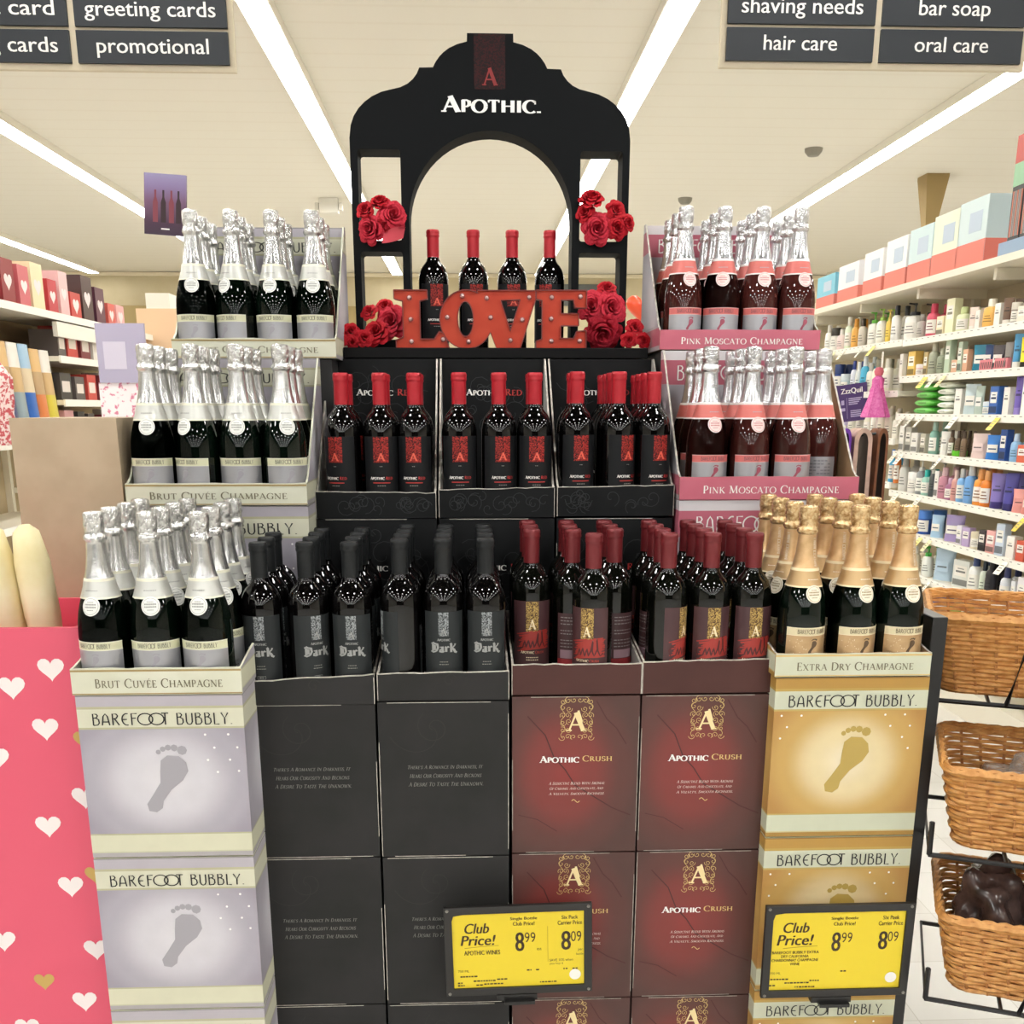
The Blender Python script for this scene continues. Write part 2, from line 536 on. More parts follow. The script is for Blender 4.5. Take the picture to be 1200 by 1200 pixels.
# ------------------------------------------------------------------ ceiling strip lights
def lights():
    em = bpy.data.materials.new('lamp_diffuser')
    em.use_nodes = True
    b = em.node_tree.nodes['Principled BSDF']
    b.inputs['Base Color'].default_value = (0.9, 0.9, 0.88, 1)
    b.inputs['Emission Color'].default_value = (1.0, 0.985, 0.95, 1)
    b.inputs['Emission Strength'].default_value = LAMP
    near = em.copy()
    near.name = 'lamp_diffuser_near'
    near.node_tree.nodes['Principled BSDF'].inputs['Emission Strength'].default_value = NEAR_LAMP
    def fixture(label, x, y0, length, group=None, w=0.17, mat=em, hh=0.07):
        """a pan fixture: white housing with its lens facing straight down"""
        r = thing('ceiling_light', label, 'ceiling light', (x, y0, CEIL), 0, group)
        h = MB(); h.box(-w / 2 - .012, w / 2 + .012, -.012, length + .012, -hh, 0.0); h.build('housing', WHITE_PAINT, r)
        d = MB(); d.box(-w / 2, w / 2, 0, length, -hh - .006, -hh + .002); d.build('diffuser', mat, r)
        return r
    names = {-3.96: 'long white strip light along the ceiling above the left aisle shelves', -1.26: 'long white strip light running back from above the left of the arch', 1.29: 'long white strip light running back from above the right of the arch', 3.95: 'long white strip light along the ceiling above the right aisle shelves', -6.6: 'long white strip light added at far left near the wall', 6.6: 'added long white strip light out of sight at the far right'}  # the two outermost strips are added for light and reflections
    first = None
    for x in names:
        fixture(names[x], x, 5.2, 14.4)
        for k in range(13):
            y = 3.6 - 2.2 * k
            if first is None:
                first = fixture('white panel lamp on the ceiling over the near part of the store', x, y, .4, 'near ceiling lamps', .4, near)
            else:
                dup(first, (x, y, CEIL))
lights()

def ceiling_bits():
    b = MB(); b.box(-0.11, 0.11, -0.06, 0.06, -0.16, 0); b.box(-0.16, -0.12, -0.05, 0.05, -0.13, -0.05); b.box(0.12, 0.16, -0.05, 0.05, -0.13, -0.05)
    tag(b.build('emergency_light', M('lamp_case', 'e4e1d8', 0.5), None, (-1.63, 13.2, CEIL)), 'small white emergency light on the ceiling left of the arch', 'emergency light')
    for x, y, l in ((2.56, 13.0, 'small grey smoke detector on the ceiling right of the arch'), (3.3, 10.6, 'small grey smoke detector beside the right strip light')):
        b = MB(); b.lathe([(0, -.07), (.05, -.065), (.08, -.03), (.085, 0)], 16)
        tag(b.build('smoke_detector', M('detector_grey', '8e8a80', 0.5), None, (x, y, CEIL)), l, 'smoke detector')
    b = MB(); b.lathe([(0, -.62), (.06, -.62), (.17, -.03), (.17, 0)], 4)
    tag(b.build('ceiling_speaker', M('speaker_tan', '9c8455', 0.6), None, (4.95, 11.7, CEIL), (0, 0, rad(45))), 'tan tapered speaker housing hanging above the right aisle', 'speaker')
ceiling_bits()

# ------------------------------------------------------------------ hanging aisle signs
SIGN_FACE = M('sign_charcoal', '33363a', 0.5, Specular_IOR_Level=.2)
def aisle_sign(label, x0, x1, xm, zb, zm, texts):
    r = thing('aisle_sign', label, 'sign', (x0, 4.0, zb))
    w, g = x1 - x0, 0.012
    H = zm - zb
    b = MB(); b.box(-0.02, w + 0.02, 0.012, 0.03, -0.02, 3 * H + 0.03)
    b.build('backing_panel', M('sign_frame', 'cbbfa6', 0.6), r)
    cells = [(0, xm - x0 - g, 0, H - g), (xm - x0 + g, w, 0, H - g), (0, xm - x0 - g, H, 2 * H - g), (xm - x0 + g, w, H, 2 * H - g), (0, w, 2 * H + g, 3 * H)]
    for (a, c, d, e), tx in zip(cells, texts + [None]):
        p = MB(); p.box(a, c, 0, 0.012, d, e)
        if tx:
            s, al, full = tx
            cw = (c - a) * full
            xa = c - 0.04 - cw if al == 'r' else (a + c) / 2 - cw / 2
            hh = (e - d)
            desc = any(ch in s for ch in 'gpy')
            p.print2d(fit(bold(sans(s), .018), xa, xa + cw, d + hh * (.16 if desc else .32), d + hh * .78), lambda x, z: (x, -0.0008, z), 1)
        p.build('name_panel', [SIGN_FACE, INK_WHITE], r)
    for xx in (0.1, w - 0.1):
        q = MB(); q.tube([(xx, 0.02, 3 * H), (xx, 0.02, CEIL - zb)], 0.006)
        q.build('hanging_rod', WHITE_PAINT, r)
aisle_sign('charcoal aisle sign at upper left reading greeting cards and promotional', -1.84, -0.815, -1.34, 2.75, 2.862, [('playing cards', 'r', .84), ('promotional', 'c', .74), ('gift card', 'r', .6), ('greeting cards', 'c', .86)])
aisle_sign('charcoal aisle sign at upper right reading shaving needs and oral care', 0.912, 1.965, 1.445, 2.785, 2.9, [('hair care', 'c', .5), ('oral care', 'c', .52), ('shaving needs', 'c', .82), ('bar soap', 'c', .5)])

def poster():
    m = M('poster_purple', '5a3d5c', 0.3)
    t = NT(m)
    uv = t.n('ShaderNodeUVMap'); sep = t.n('ShaderNodeSeparateXYZ'); t.link(uv.outputs[0], sep.inputs[0])
    t.link(t.ramp(sep.outputs[1], [(0.0, '2e1a30'), (0.2, '3d2038'), (0.55, '6b4a66'), (0.8, '7d6a92'), (1, '8b82a6')]), t.b.inputs['Base Color'])
    b = MB(); b.box(-0.065, 0.065, 0, 0.008, -0.085, 0.085, 0)
    for i, x in enumerate((-.03, -.005, .02, .042)):
        b.face([(x - .008, -.0006, -.05), (x + .008, -.0006, -.05), (x + .008, -.0006, .005), (x + .003, -.0006, .02), (x + .003, -.0006, .04), (x - .003, -.0006, .04), (x - .003, -.0006, .02), (x - .008, -.0006, .005)], 1 if i % 2 else 2)
    b.face([(-.012, -.0006, -.07), (.014, -.0006, -.07), (.014, -.0006, -.066), (-.012, -.0006, -.066)], 3)
    o = b.build('clip_poster', [m, M('poster_wine', '2a0e16', .4), M('poster_rose', '7a3440', .4), INK_WHITE], None, (-0.735, 2.74, 2.082), (0, rad(5), rad(-8)))
    o.scale = (.81, .81, .81)
    tag(o, 'small tilted purple poster of bottles above the topmost cream case', 'poster')
    w = MB(); w.tube([(.05, 0.010, -0.02), (0.088, 0.012, -.46)], 0.002, 6); w.box(.078, .098, -.02, .02, -.47, -.43); w.build('clip_rod', WHITE_PAINT, o)
poster()

# ------------------------------------------------------------------ right aisle shelving
XS = 2.6                       # front edge of the right aisle shelves
BAY = 6.36                     # seam between the near and the far bay
TOPZ = 2.31
def gondola_right():
    r = thing('store_shelving', 'long white run of aisle shelves stocked with lotions at right', 'shelving', (XS, 0, 0))
    y0, y1 = 3.2, 9.6
    b = MB(); b.box(0.44, 0.5, y0, y1, 0, 2.5); b.build('back_panel', M('pegboard', 'd2c8b0', 0.7), r)
    for y in (y0, 4.0, BAY, y1):
        p = MB(); p.box(0.40, 0.44, y - .02, y + .02, 0, 2.4); p.build('upright', SHELF_PAINT, r)
    b = MB(); b.box(0.02, 0.44, y0, y1, 0, 0.16); b.build('base_deck', SHELF_PAINT, r)
    def shelf(z, ya, yb, dep=0.42):
        s = MB(); s.box(0.012, dep, ya + .004, yb - .004, z - 0.03, z); s.build('shelf_board', SHELF_PAINT, r)
        q = MB(); q.box(0, 0.012, ya + .004, yb - .004, z - 0.035, z + 0.004)
        n = int((yb - ya) / 0.075)
        for i in range(n):       # small dark marks of the price rail
            y = ya + 0.02 + (yb - ya - .04) * (i + .5) / n
            q.face([(-.0006, y + .012, z - .004), (-.0006, y - .012, z - .004), (-.0006, y - .012, z - .0075), (-.0006, y + .012, z - .0075)], 1)
        q.build('price_rail', [PRICE_STRIP, M('rail_mark', '8f8a80', .6)], r)
    for z in (2.0, 1.79, 1.573, 1.353, 1.118, .896, .665, .475):
        shelf(z, y0, BAY)
    for z in (2.005, 1.71, 1.425, 1.16, .9, .65, .4):
        shelf(z, BAY, y1)
    s = MB(); s.box(-0.06, 0.44, y0, y1, TOPZ - .035, TOPZ); s.build('top_shelf', SHELF_PAINT, r)
    for k in range(6):           # brackets under the top shelf
        yy = 4.4 + k * 0.9
        q = MB(); q.box(0.0, 0.4, yy - .015, yy + .015, TOPZ - .09, TOPZ - .036); q.build('bracket', SHELF_PAINT, r)
gondola_right()

KINDN = dict(bottle='lotion_bottle', pump='pump_bottle', tube='cosmetic_tube', box='product_box', jar='cream_jar', pouch='refill_pouch')
KINDW = dict(bottle='bottle', pump='pump bottle', tube='tube', box='box', jar='jar', pouch='pouch')
ORD = ['first', 'second', 'third', 'fourth', 'fifth', 'sixth', 'seventh', 'eighth', 'ninth', 'tenth', 'eleventh', 'twelfth', 'thirteenth', 'fourteenth', 'fifteenth', 'sixteenth', 'seventeenth', 'eighteenth', 'nineteenth', 'twentieth']
ITEMS = """S1,pump,white,f2f0ea,2a2a30,6.38,0.087,0.201
S1,bottle,grey,b9b4ac,8a857c,6.21,0.045,0.129
S1,bottle,pink,d4526a,c8405c,6.08,0.059,0.172
S1,box,cream,efe3c0,-,5.94,0.053,0.098
S1,box,pale-yellow,f0eecb,-,5.82,0.056,0.174
S1,bottle,pale-green,dfe6bd,c9d49a,5.70,0.060,0.123
S1,tube,pinkish,e6d2c6,efe6e0,5.57,0.040,0.111
S1,box,white,f2f1ea,-,5.50,0.027,0.091
S1,bottle,amber,e9b45c,f4efe0,5.40,0.065,0.134
S1,box,white,f4f1e6,-,5.30,0.034,0.105
S1,tube,brown,6b4f3a,f0ece2,5.22,0.042,0.121
S1,jar,grey,8f8478,d8d2c4,5.14,0.037,0.094
S1,box,white,e9e2d2,-,5.06,0.041,0.071
S2,box,white,ece9e0,-,6.42,0.031,0.129
S2,box,yellow,ecc76a,-,6.28,0.061,0.137
S2,jar,pink,e4a0a8,f3e9e8,6.16,0.050,0.062
S2,box,tan,c9b07c,-,6.08,0.030,0.122
S2,bottle,sage,a6a893,c9c7b4,6.00,0.049,0.166
S2,bottle,olive,99a08a,b8bba5,5.90,0.043,0.133
S2,box,mint,b9ccb4,-,5.80,0.042,0.175
S2,box,peach,d9ae90,-,5.72,0.037,0.067
S2,box,pale-mint,c3d6c2,-,5.66,0.032,0.152
S2,box,salmon,dba98a,-,5.59,0.036,0.112
S2,pouch,teal,1f7f9c,-,5.47,0.071,0.128
S2,pouch,navy,27406f,-,5.36,0.039,0.121
S2,pouch,dark,4a4347,-,5.26,0.056,0.115
S2,pouch,grey,8d8782,-,5.15,0.038,0.121
S2,tube,blue,3f8fc0,f0f0ec,5.07,0.037,0.153
S2,tube,yellow,f0da1e,26221c,4.99,0.049,0.134
S3,box,white,f0efe8,-,5.62,0.041,0.128
S3,pouch,ice-blue,c9dade,-,5.51,0.068,0.149
S3,pouch,grey-green,b7c6bc,-,5.40,0.040,0.137
S3,jar,sky-blue,8fb6d8,dfe8ee,5.31,0.039,0.063
S3,box,blue,3a66b0,-,5.23,0.056,0.133
S3,box,white,eceae4,-,5.11,0.038,0.126
S3,tube,purple,6f5bb0,8f7fc4,5.01,0.037,0.170
S3,tube,white,e9eee6,f4f4f0,4.94,0.045,0.184
S4,box,white,e8e6df,-,6.32,0.037,0.145
S4,box,grey,b9b7ae,-,6.21,0.046,0.138
S4,box,white,efeee9,-,6.12,0.046,0.109
S4,box,beige,bdb8a8,-,6.00,0.050,0.107
S4,bottle,teal,7fae9f,a9c9bd,5.89,0.044,0.171
S4,tube,white,eceae2,f5f4ef,5.75,0.043,0.123
S4,bottle,brown,6e5a48,4d3d31,5.67,0.028,0.131
S4,bottle,dark-brown,665240,4a3a2f,5.59,0.028,0.129
S4,bottle,tan-brown,7a6550,56463a,5.52,0.027,0.128
S4,pouch,pale-pink,ecd6d2,-,5.38,0.076,0.120
S4,pouch,bright-blue,2b7fd6,-,5.22,0.074,0.116
S4,box,dark-blue,2c4f94,-,5.08,0.042,0.144
S4,bottle,light-blue,8db9e0,b9d2ea,4.98,0.041,0.128
S4,box,red-and-white,d96a50,-,4.89,0.049,0.080
S5,bottle,white,d5d3ce,b9b6b0,6.25,0.052,0.193
S5,jar,white,e6e4e0,f2f1ee,6.12,0.066,0.116
S5,pump,grey,8f9294,d8d8d4,6.01,0.045,0.192
S5,bottle,teal,9ccabb,2fb3ab,5.93,0.045,0.138
S5,pump,slate,4b5254,c9c8c0,5.85,0.034,0.182
S5,box,white,efeeea,-,5.78,0.029,0.140
S5,bottle,mauve,c58a9b,dfc0c6,5.71,0.053,0.163
S5,bottle,plum,a86c90,c39ab4,5.63,0.042,0.112
S5,bottle,rose,d49a92,e8ccc4,5.57,0.037,0.154
S5,bottle,sky-blue,7fb2e0,d9d8d2,5.50,0.041,0.166
S5,bottle,blue,6fa4dc,cfd6da,5.40,0.054,0.187
S5,bottle,orange,e8963a,f0b070,5.30,0.053,0.174
S5,bottle,deep-orange,e07f28,eba868,5.22,0.048,0.172
S5,tube,lavender,7f70b6,3c2f78,5.12,0.065,0.164
S5,tube,indigo,4b469a,2f2a70,4.99,0.059,0.169
S5,pouch,pink,e6a09a,-,4.90,0.058,0.106
S5,pouch,coral,e08f88,-,4.82,0.041,0.105
S6,jar,blue,2a5fb8,3f78cc,6.03,0.041,0.115
S6,jar,deep-blue,2453a8,4a80d0,5.93,0.065,0.129
S6,pouch,light-blue,a9cbe6,-,5.75,0.063,0.120
S6,pouch,lavender,a493c6,-,5.57,0.090,0.136
S6,box,white,e4e0ea,-,5.44,0.041,0.095
S6,box,lilac,b7a3cc,-,5.36,0.045,0.094
S6,jar,cream,e8e0c8,d8cfb4,5.27,0.049,0.083
S6,box,dark,3a3437,-,5.18,0.040,0.100
S6,box,pink,e0a8a4,-,5.09,0.052,0.107
S6,box,blue-and-white,c9d6e6,-,5.00,0.047,0.149
S6,box,white,f0ece6,-,4.89,0.050,0.103
S6,box,red,d25a44,-,4.80,0.045,0.093
S7,bottle,orange-labelled,f2e6d0,f4f2ec,5.98,0.046,0.142
S7,pump,white,eef0ea,49b04a,5.81,0.050,0.164
S7,pouch,pale-blue,bcd4e8,-,5.66,0.097,0.169
S7,box,white-and-grey,dfe2dc,-,5.42,0.102,0.139
S7,bottle,white,f1f1ee,3a4a78,5.24,0.054,0.185
S7,bottle,white-and-green,d7e0cf,24303c,5.14,0.035,0.173
S7,bottle,black,26242a,17161a,5.06,0.048,0.197
S7,bottle,navy-capped,dfe3ea,2d3566,4.91,0.047,0.174
S7,box,white,e8ebf0,-,4.83,0.029,0.124
S7,box,white-and-red,eae6ea,-,4.74,0.053,0.152
S8,bottle,blue,2f62c0,3a70d0,5.68,0.059,0.116
S8,bottle,white-and-blue,e8eef4,2c58b4,5.57,0.043,0.089
S8,jar,orange,e8a04a,7fb84a,5.43,0.056,0.072
S8,tube,white,f3f1ec,e8e4dc,5.29,0.059,0.080
S8,tube,pale-grey,dcdcd6,c9c9c2,5.18,0.036,0.097
S8,bottle,peach,ecd2b8,f2e2cf,5.06,0.044,0.099
S8,bottle,beige,d9c29c,f5f2ea,4.95,0.039,0.089
S8,bottle,sand,d2b88c,f5f2ea,4.86,0.038,0.087
T1,bottle,white,f3f2ec,e8e6de,7.81,0.050,0.181
T1,jar,white,ebe9df,3a362e,7.68,0.056,0.153
T1,bottle,pinkish,efd9d6,e7e3dc,7.55,0.055,0.138
T1,bottle,pale-green,e2efd6,f0f0e6,7.40,0.048,0.202
T1,bottle,amber,eeb45a,e6a23c,7.27,0.047,0.181
T1,bottle,dark-labelled,cfc6b8,4a3c30,7.14,0.046,0.172
T1,pump,white,f4f3ec,6cc24a,6.97,0.062,0.196
T1,pump,white,f3f1e6,a9d46a,6.83,0.055,0.204
T1,pump,yellow,f0d060,f0d878,6.70,0.032,0.189
T1,bottle,white,f2f1ec,2c2c30,6.58,0.048,0.202
T2,jar,navy,2a4696,22386e,7.55,0.055,0.190
T2,jar,pale-blue,b7cfd8,d5e0e4,7.40,0.054,0.124
T2,bottle,navy-and-white,dfe3ee,2b3c86,7.24,0.035,0.200
T2,bottle,white,f1f1ec,f5f5f0,7.15,0.035,0.192
T2,bottle,cyan,5cc4ea,e6edf0,7.05,0.046,0.219
T2,bottle,white,f0efe4,bcbcb4,6.94,0.045,0.175
T2,bottle,cream,efecd6,8f8f80,6.83,0.061,0.195
T2,bottle,ivory,f2f0e0,d8d6c8,6.67,0.054,0.190
T3,bottle,lavender,c5bce0,d5cfe8,7.35,0.048,0.124
T3,bottle,cream,f1efe2,e6e2d0,7.19,0.053,0.165
T3,bottle,ivory,f3f1e6,e0dccb,7.05,0.058,0.167
T3,bottle,cream,f0ecd8,d8d2ba,6.91,0.045,0.176
T3,bottle,white,f4f2e8,e8e4d4,6.80,0.039,0.173
T3,bottle,ivory,efecdc,dcd6c2,6.69,0.050,0.187
T3,bottle,cream,f2eedc,ded8c6,6.55,0.048,0.172
T3,bottle,white,f3f0e2,e6e0ce,6.44,0.042,0.153
T4,bottle,cyan,58b6e6,3a78c8,6.45,0.032,0.189
T4,bottle,orange,dc8038,2e3460,6.36,0.032,0.197"""
SHELFZ = dict(S1=2.0, S2=1.79, S3=1.573, S4=1.353, S5=1.118, S6=.896, S7=.665, S8=.475, T1=2.005, T2=1.71, T3=1.425, T4=1.16)
SHELFW = dict(S1='top goods shelf, near bay', S2='second shelf, near bay', S3='shelf beside the green wipes, near bay', S4='fourth shelf, near bay', S5='fifth shelf, near bay', S6='sixth shelf, near bay', S7='seventh shelf, near bay', S8='lowest shelf above the basket', T1='top goods shelf, far bay', T2='second shelf, far bay', T3='third shelf, far bay', T4='fourth shelf, far bay')

def dark_of(hx, k=0.55):
    return ''.join('%02x' % int(int(hx[i:i + 2], 16) * k) for i in (0, 2, 4))

def product(kind, hx, cap, w, h, rng):
    """a shelf product, base at the origin, front towards -X (built facing -Y and turned); returns its root mesh"""
    body = M('pack_' + hx, hx, 0.35)
    capm = M('pack_' + (cap if cap != '-' else hx), cap if cap != '-' else hx, 0.35)
    ink = M('pack_ink_' + dark_of(hx), dark_of(hx), 0.5)
    pale = M('pack_pale', 'efece4', 0.5)
    r = w / 2
    b = MB()
    def lab(rr, z0, z1, mm):
        l = MB(); l.arc(rr + .0006, z0, z1, -1.0, 1.0, 8)
        for k in range(3):
            zz = z0 + (z1 - z0) * (.25 + .22 * k)
            l.arc(rr + .0011, zz, zz + (z1 - z0) * .07, -.6 + .12 * k, .6 - .1 * k, 6, 1)
        return l, mm
    if kind in ('bottle', 'pump'):
        hb = h * (0.74 if kind == 'bottle' else 0.68)
        rn = r * 0.42
        b.lathe([(0, 0), (r * .9, 0), (r, .006), (r, hb * .82), (r * .86, hb * .93), (rn, hb)], 16)
        o = b.build(KINDN[kind], body)
        l, mm = lab(r, hb * .15, hb * .7, None)
        l.build('product_label', [pale if rng.random() < .5 else body, ink], o)
        c = MB()
        if kind == 'bottle':
            c.lathe([(rn * 1.25, hb - .002), (rn * 1.3, hb + .002), (rn * 1.2, h - .003), (rn, h), (0, h)], 14); c.build('cap', capm, o)
        else:
            c.lathe([(rn * 1.3, hb - .002), (rn * 1.3, hb + .018), (.005, hb + .02), (.005, h - .014), (.009, h - .012), (.009, h), (0, h)], 12)
            c.box(-.004, .004, -r * 1.2, 0, h - .010, h - .002); c.build('pump_head', capm, o)
    elif kind == 'jar':
        b.lathe([(0, 0), (r * .95, 0), (r, .005), (r, h * .68)], 18)
        o = b.build('cream_jar', body)
        c = MB(); c.lathe([(r * 1.03, h * .66), (r * 1.05, h * .7), (r * 1.05, h - .004), (r, h), (0, h)], 18); c.build('lid', capm, o)
        l, mm = lab(r, h * .12, h * .6, None); l.build('product_label', [pale, ink], o)
    elif kind == 'tube':
        n = 10
        for k in range(n):     # round at the cap, flat at the crimp
            a, c_ = k / n, (k + 1) / n
            def ring(t):
                z = h * .2 + (h * .8) * t
                rx, ry = r * (.85 + .15 * t), r * .85 * (1 - t) + .002
                return [(rx * math.cos(2 * PI * i / 14), ry * math.sin(2 * PI * i / 14), z) for i in range(14)]
            p, q = ring(a), ring(c_)
            for i in range(14):
                j = (i + 1) % 14
                b.face([p[i], p[j], q[j], q[i]], 0, None, True)
        b.print2d([[(-r * .5, h * .5), (r * .5, h * .5), (r * .5, h * .56), (-r * .5, h * .56)], [(-r * .3, h * .62), (r * .3, h * .62), (r * .3, h * .65), (-r * .3, h * .65)]], lambda x, z: (x, -r * .85 * (1 - (z - h * .2) / (h * .8)) - .003, z), 1)
        o = b.build('cosmetic_tube', [body, ink], fix=True)
        c = MB(); c.lathe([(0, 0), (r * .8, 0), (r * .88, .004), (r * .88, h * .2), (0, h * .2)], 14); c.build('cap', capm, o)
    elif kind == 'pouch':
        n = 8
        for k in range(n):
            def ring(t):
                z = h * t
                ry = max(.002, r * .55 * math.sin(PI * min(1, .25 + t * .75)) * (1 - t * .3))
                rx = r * (1 - .1 * math.sin(PI * t))
                return [(rx * math.copysign(abs(math.cos(2 * PI * i / 16)) ** .6, math.cos(2 * PI * i / 16)), ry * math.sin(2 * PI * i / 16) * (1 + .15 * math.sin(5 * i + 9 * t)), z) for i in range(16)]
            p, q = ring(k / n), ring((k + 1) / n)
            for i in range(16):
                j = (i + 1) % 16
                b.face([p[i], p[j], q[j], q[i]], 0, None, True)
        b.face(ring(1.0), 0)
        o = b.build('refill_pouch', body, fix=True)
        l = MB(); l.box(-r * .6, r * .6, -r * .6, -r * .57, h * .3, h * .62, 0)
        l.face([(-r * .45, -r * .605, h * .42), (r * .45, -r * .605, h * .42), (r * .45, -r * .605, h * .47), (-r * .45, -r * .605, h * .47)], 1)
        l.build('product_label', [pale if rng.random() < .6 else body, ink], o)
    else:
        d = min(.06, max(.03, w * .7))
        b.box(-r, r, -d / 2, d / 2, 0, h)
        o = b.build('product_box', body, bevel=.0015)
        l = MB()
        y = -d / 2 - .0008
        if rng.random() < .6:
            l.face([(-r * .9, y, h * .08), (r * .9, y, h * .08), (r * .9, y, h * .3), (-r * .9, y, h * .3)], 1)
        l.face([(-r * .6, y - .0004, h * .55), (r * .6, y - .0004, h * .55), (r * .6, y - .0004, h * .62), (-r * .6, y - .0004, h * .62)], 1)
        l.face([(-r * .4, y - .0004, h * .68), (r * .4, y - .0004, h * .68), (r * .4, y - .0004, h * .71), (-r * .4, y - .0004, h * .71)], 1)
        l.face([(-r * .75, y, h * .42), (r * .75, y, h * .42), (r * .75, y, h * .8), (-r * .75, y, h * .8)], 0)
        l.build('front_print', [pale, ink], o)
    return o

def stock_right():
    rng = random.Random(3)
    rows = [l.split(',') for l in ITEMS.strip().splitlines()]
    count = {}
    front_row = []
    for s, kind, cw, hx, cap, y, w, h in rows:
        y, w, h = float(y), float(w) * 1.26, float(h) * 1.06
        k = count.get(s, 0); count[s] = k + 1
        o = product(kind, hx, cap, w, h, rng)
        depth = max(w / 2, .03) + .012
        o.location = (XS + depth + rng.uniform(0, .006), y, SHELFZ[s])
        o.rotation_euler = (0, 0, rad(-90 + (35 if kind != 'box' else 8) + rng.uniform(-6, 6)))
        tag(o, '%s %s, %s from left on the %s' % (cw, KINDW[kind], ORD[k], SHELFW[s]), KINDW[kind], 'goods on the right aisle shelves')
        front_row.append((o, (s, kind, cw, k)))
    # a second row of the rounder goods stands behind the first
    for o, (s, kind, cw, k) in front_row:
        if kind in ('bottle', 'pump', 'tube', 'jar'):
            q = dup(o, (o.location.x + max(.07, o.dimensions.x + .012), o.location.y + rng.uniform(.02, .04), o.location.z), o.rotation_euler.z, '%s %s behind the %s from left on the %s' % (cw, KINDW[kind], ORD[k], SHELFW[s]))
    # stacks of wet wipes
    for (y, w, hx, cw, n, hh) in ((6.03, .235, '63bd4e', 'bright green', 4, .043), (5.77, .16, 'e9ede2', 'white', 5, .035)):
        base = None
        for k in range(n):
            b = MB()
            for a in range(10):
                def ring(t):
                    e = math.sin(PI * min(1, max(0, t))) ** .3 if 0 < t < 1 else 0
                    return [(w / 2 * (2 * t - 1), .072 * math.copysign(abs(math.cos(q)) ** .35, math.cos(q)) * (.9 + .1 * e), hh * (.5 + .5 * e * math.sin(q))) for q in [2 * PI * i / 14 for i in range(14)]]
                p, q2 = ring(a / 10), ring((a + 1) / 10)
                for i in range(14):
                    j = (i + 1) % 14
                    b.face([p[i], p[j], q2[j], q2[i]], 0, None, True)
            o = b.build('wipes_pack', M('wipes_' + hx, hx, .3), None, (XS + .085 + rng.uniform(-.004, .004), y, 1.573 + k * hh), (0, 0, rad(-90 + rng.uniform(-3, 3))), fix=True)
            f = MB(); f.box(-w * .2, w * .2, -.0735, -.0715, hh * .4, hh * .6); f.build('front_print', M('wipes_print_' + hx, dark_of(hx, .8), .4), o)
            tag(o, '%s pack of wipes, %s from the bottom of its stack on the aisle shelf' % (cw, ORD[k]), 'wipes', '%s wipes packs' % cw)
    b = MB(); b.lathe([(0, 0), (.034, 0), (.04, .006), (.04, .03), (.034, .034), (0, .034)], 18)
    tag(b.build('cream_jar', M('tub_green', '64c32e', .3), None, (XS + .062, 5.60, 1.353)), 'flat bright green tub in front of the brown bottles on the aisle shelf', 'jar')
    b = MB(); b.box(-.02, .0, -.14, .14, 0, .055, 0)
    for i in range(14):
        yy = -.13 + .26 * (i + .5) / 14
        b.face([(-.0206, yy + .004, .012), (-.0206, yy - .004, .012), (-.0206, yy - .004, .043), (-.0206, yy + .004, .043)], 1)
    tag(b.build('display_tray', [M('tray_rose', 'd77f88', .5), INK], None, (XS + .045, 5.27, 1.79)), 'low pink tray with black stripes in front of the pouches', 'tray')
    # price tags hanging off the rails
    tags = [('S1', 'T', 7.55, 'f4e9a0'), ('S1', 'T', 7.0, 'f2f0e6'), ('S1', 'T', 7.35, 'f4f0dc'), ('S1', 'T', 6.8, 'f0e07a'), ('S2', 'S', 5.98, 'ecd65a'), ('S2', 'S', 5.86, 'f0ead0'), ('S2', 'S', 5.74, 'f2e6a8'),
            ('S3', 'S', 6.22, 'f4f1e4'), ('S3', 'S', 6.1, 'f4f1e4'), ('S3', 'S', 5.97, 'f4f1e4'), ('S3', 'S', 5.55, 'f6f4ea'), ('S3', 'S', 5.1, 'ecd460'), ('S4', 'S', 6.3, 'f2e8d0'), ('S4', 'S', 6.2, 'f4f1e4'), ('S4', 'S', 5.68, 'f4f1e4'),
            ('S5', 'S', 6.22, 'f0ead4'), ('S5', 'S', 5.9, 'f4f1e4'), ('S6', 'S', 5.95, 'f4f1e4'), ('S6', 'S', 5.83, 'f2e488'), ('S6', 'S', 5.7, 'f2e9b8'), ('S6', 'S', 4.86, 'f4f1e4'), ('S7', 'S', 5.8, 'f4f1e4'), ('S7', 'S', 5.66, 'f4f1e4'), ('S7', 'S', 5.52, 'f4f1e4'), ('S7', 'S', 4.78, 'f6f2dc'), ('S5', 'S', 4.74, 'f0d44a')]
    cnt = {}
    tags.sort(key=lambda t: -t[2])
    for s, bay, y, hx in tags:
        k = cnt.get((s, bay), 0); cnt[(s, bay)] = k + 1
        z = {'S': SHELFZ[s], 'T': 2.005}[bay]
        b = MB()
        b.box(-.0008, 0, -.024, .024, -.075, 0, 0)
        for q in range(3):
            b.face([(-.0013, .016, -.02 - .015 * q), (-.0013, -.012, -.02 - .015 * q), (-.0013, -.012, -.025 - .015 * q), (-.0013, .016, -.025 - .015 * q)], 1)
        o = b.build('price_tag', [M('tag_' + hx, hx, .5), M('tag_ink', '9b9484', .6)], None, (XS - .002, y, z - .012), (0, rad(38), rad(rng.uniform(-12, 12))))
        where = SHELFW[s] if bay == 'S' else SHELFW['T1']
        tag(o, 'price tag, %s from left under the %s' % (ORD[k], where), 'price tag', 'price tags on the right aisle shelves')
    # big cartons along the top shelf
    ys = [7.75, 7.3, 6.86, 6.5, 6.16, 5.84, 5.54]
    hs = [.22, .24, .26, .28, .29, .31, .32]
    cols = [('7fc3d8', 'sky-blue'), ('e6e6ea', 'pale lilac-white'), ('f1f0ee', 'plain white'), ('efefec', 'bright white'), ('c9dde0', 'pale blue'), ('dfe6d2', 'pale green-white'), ('cfe0e2', 'ice-blue')]
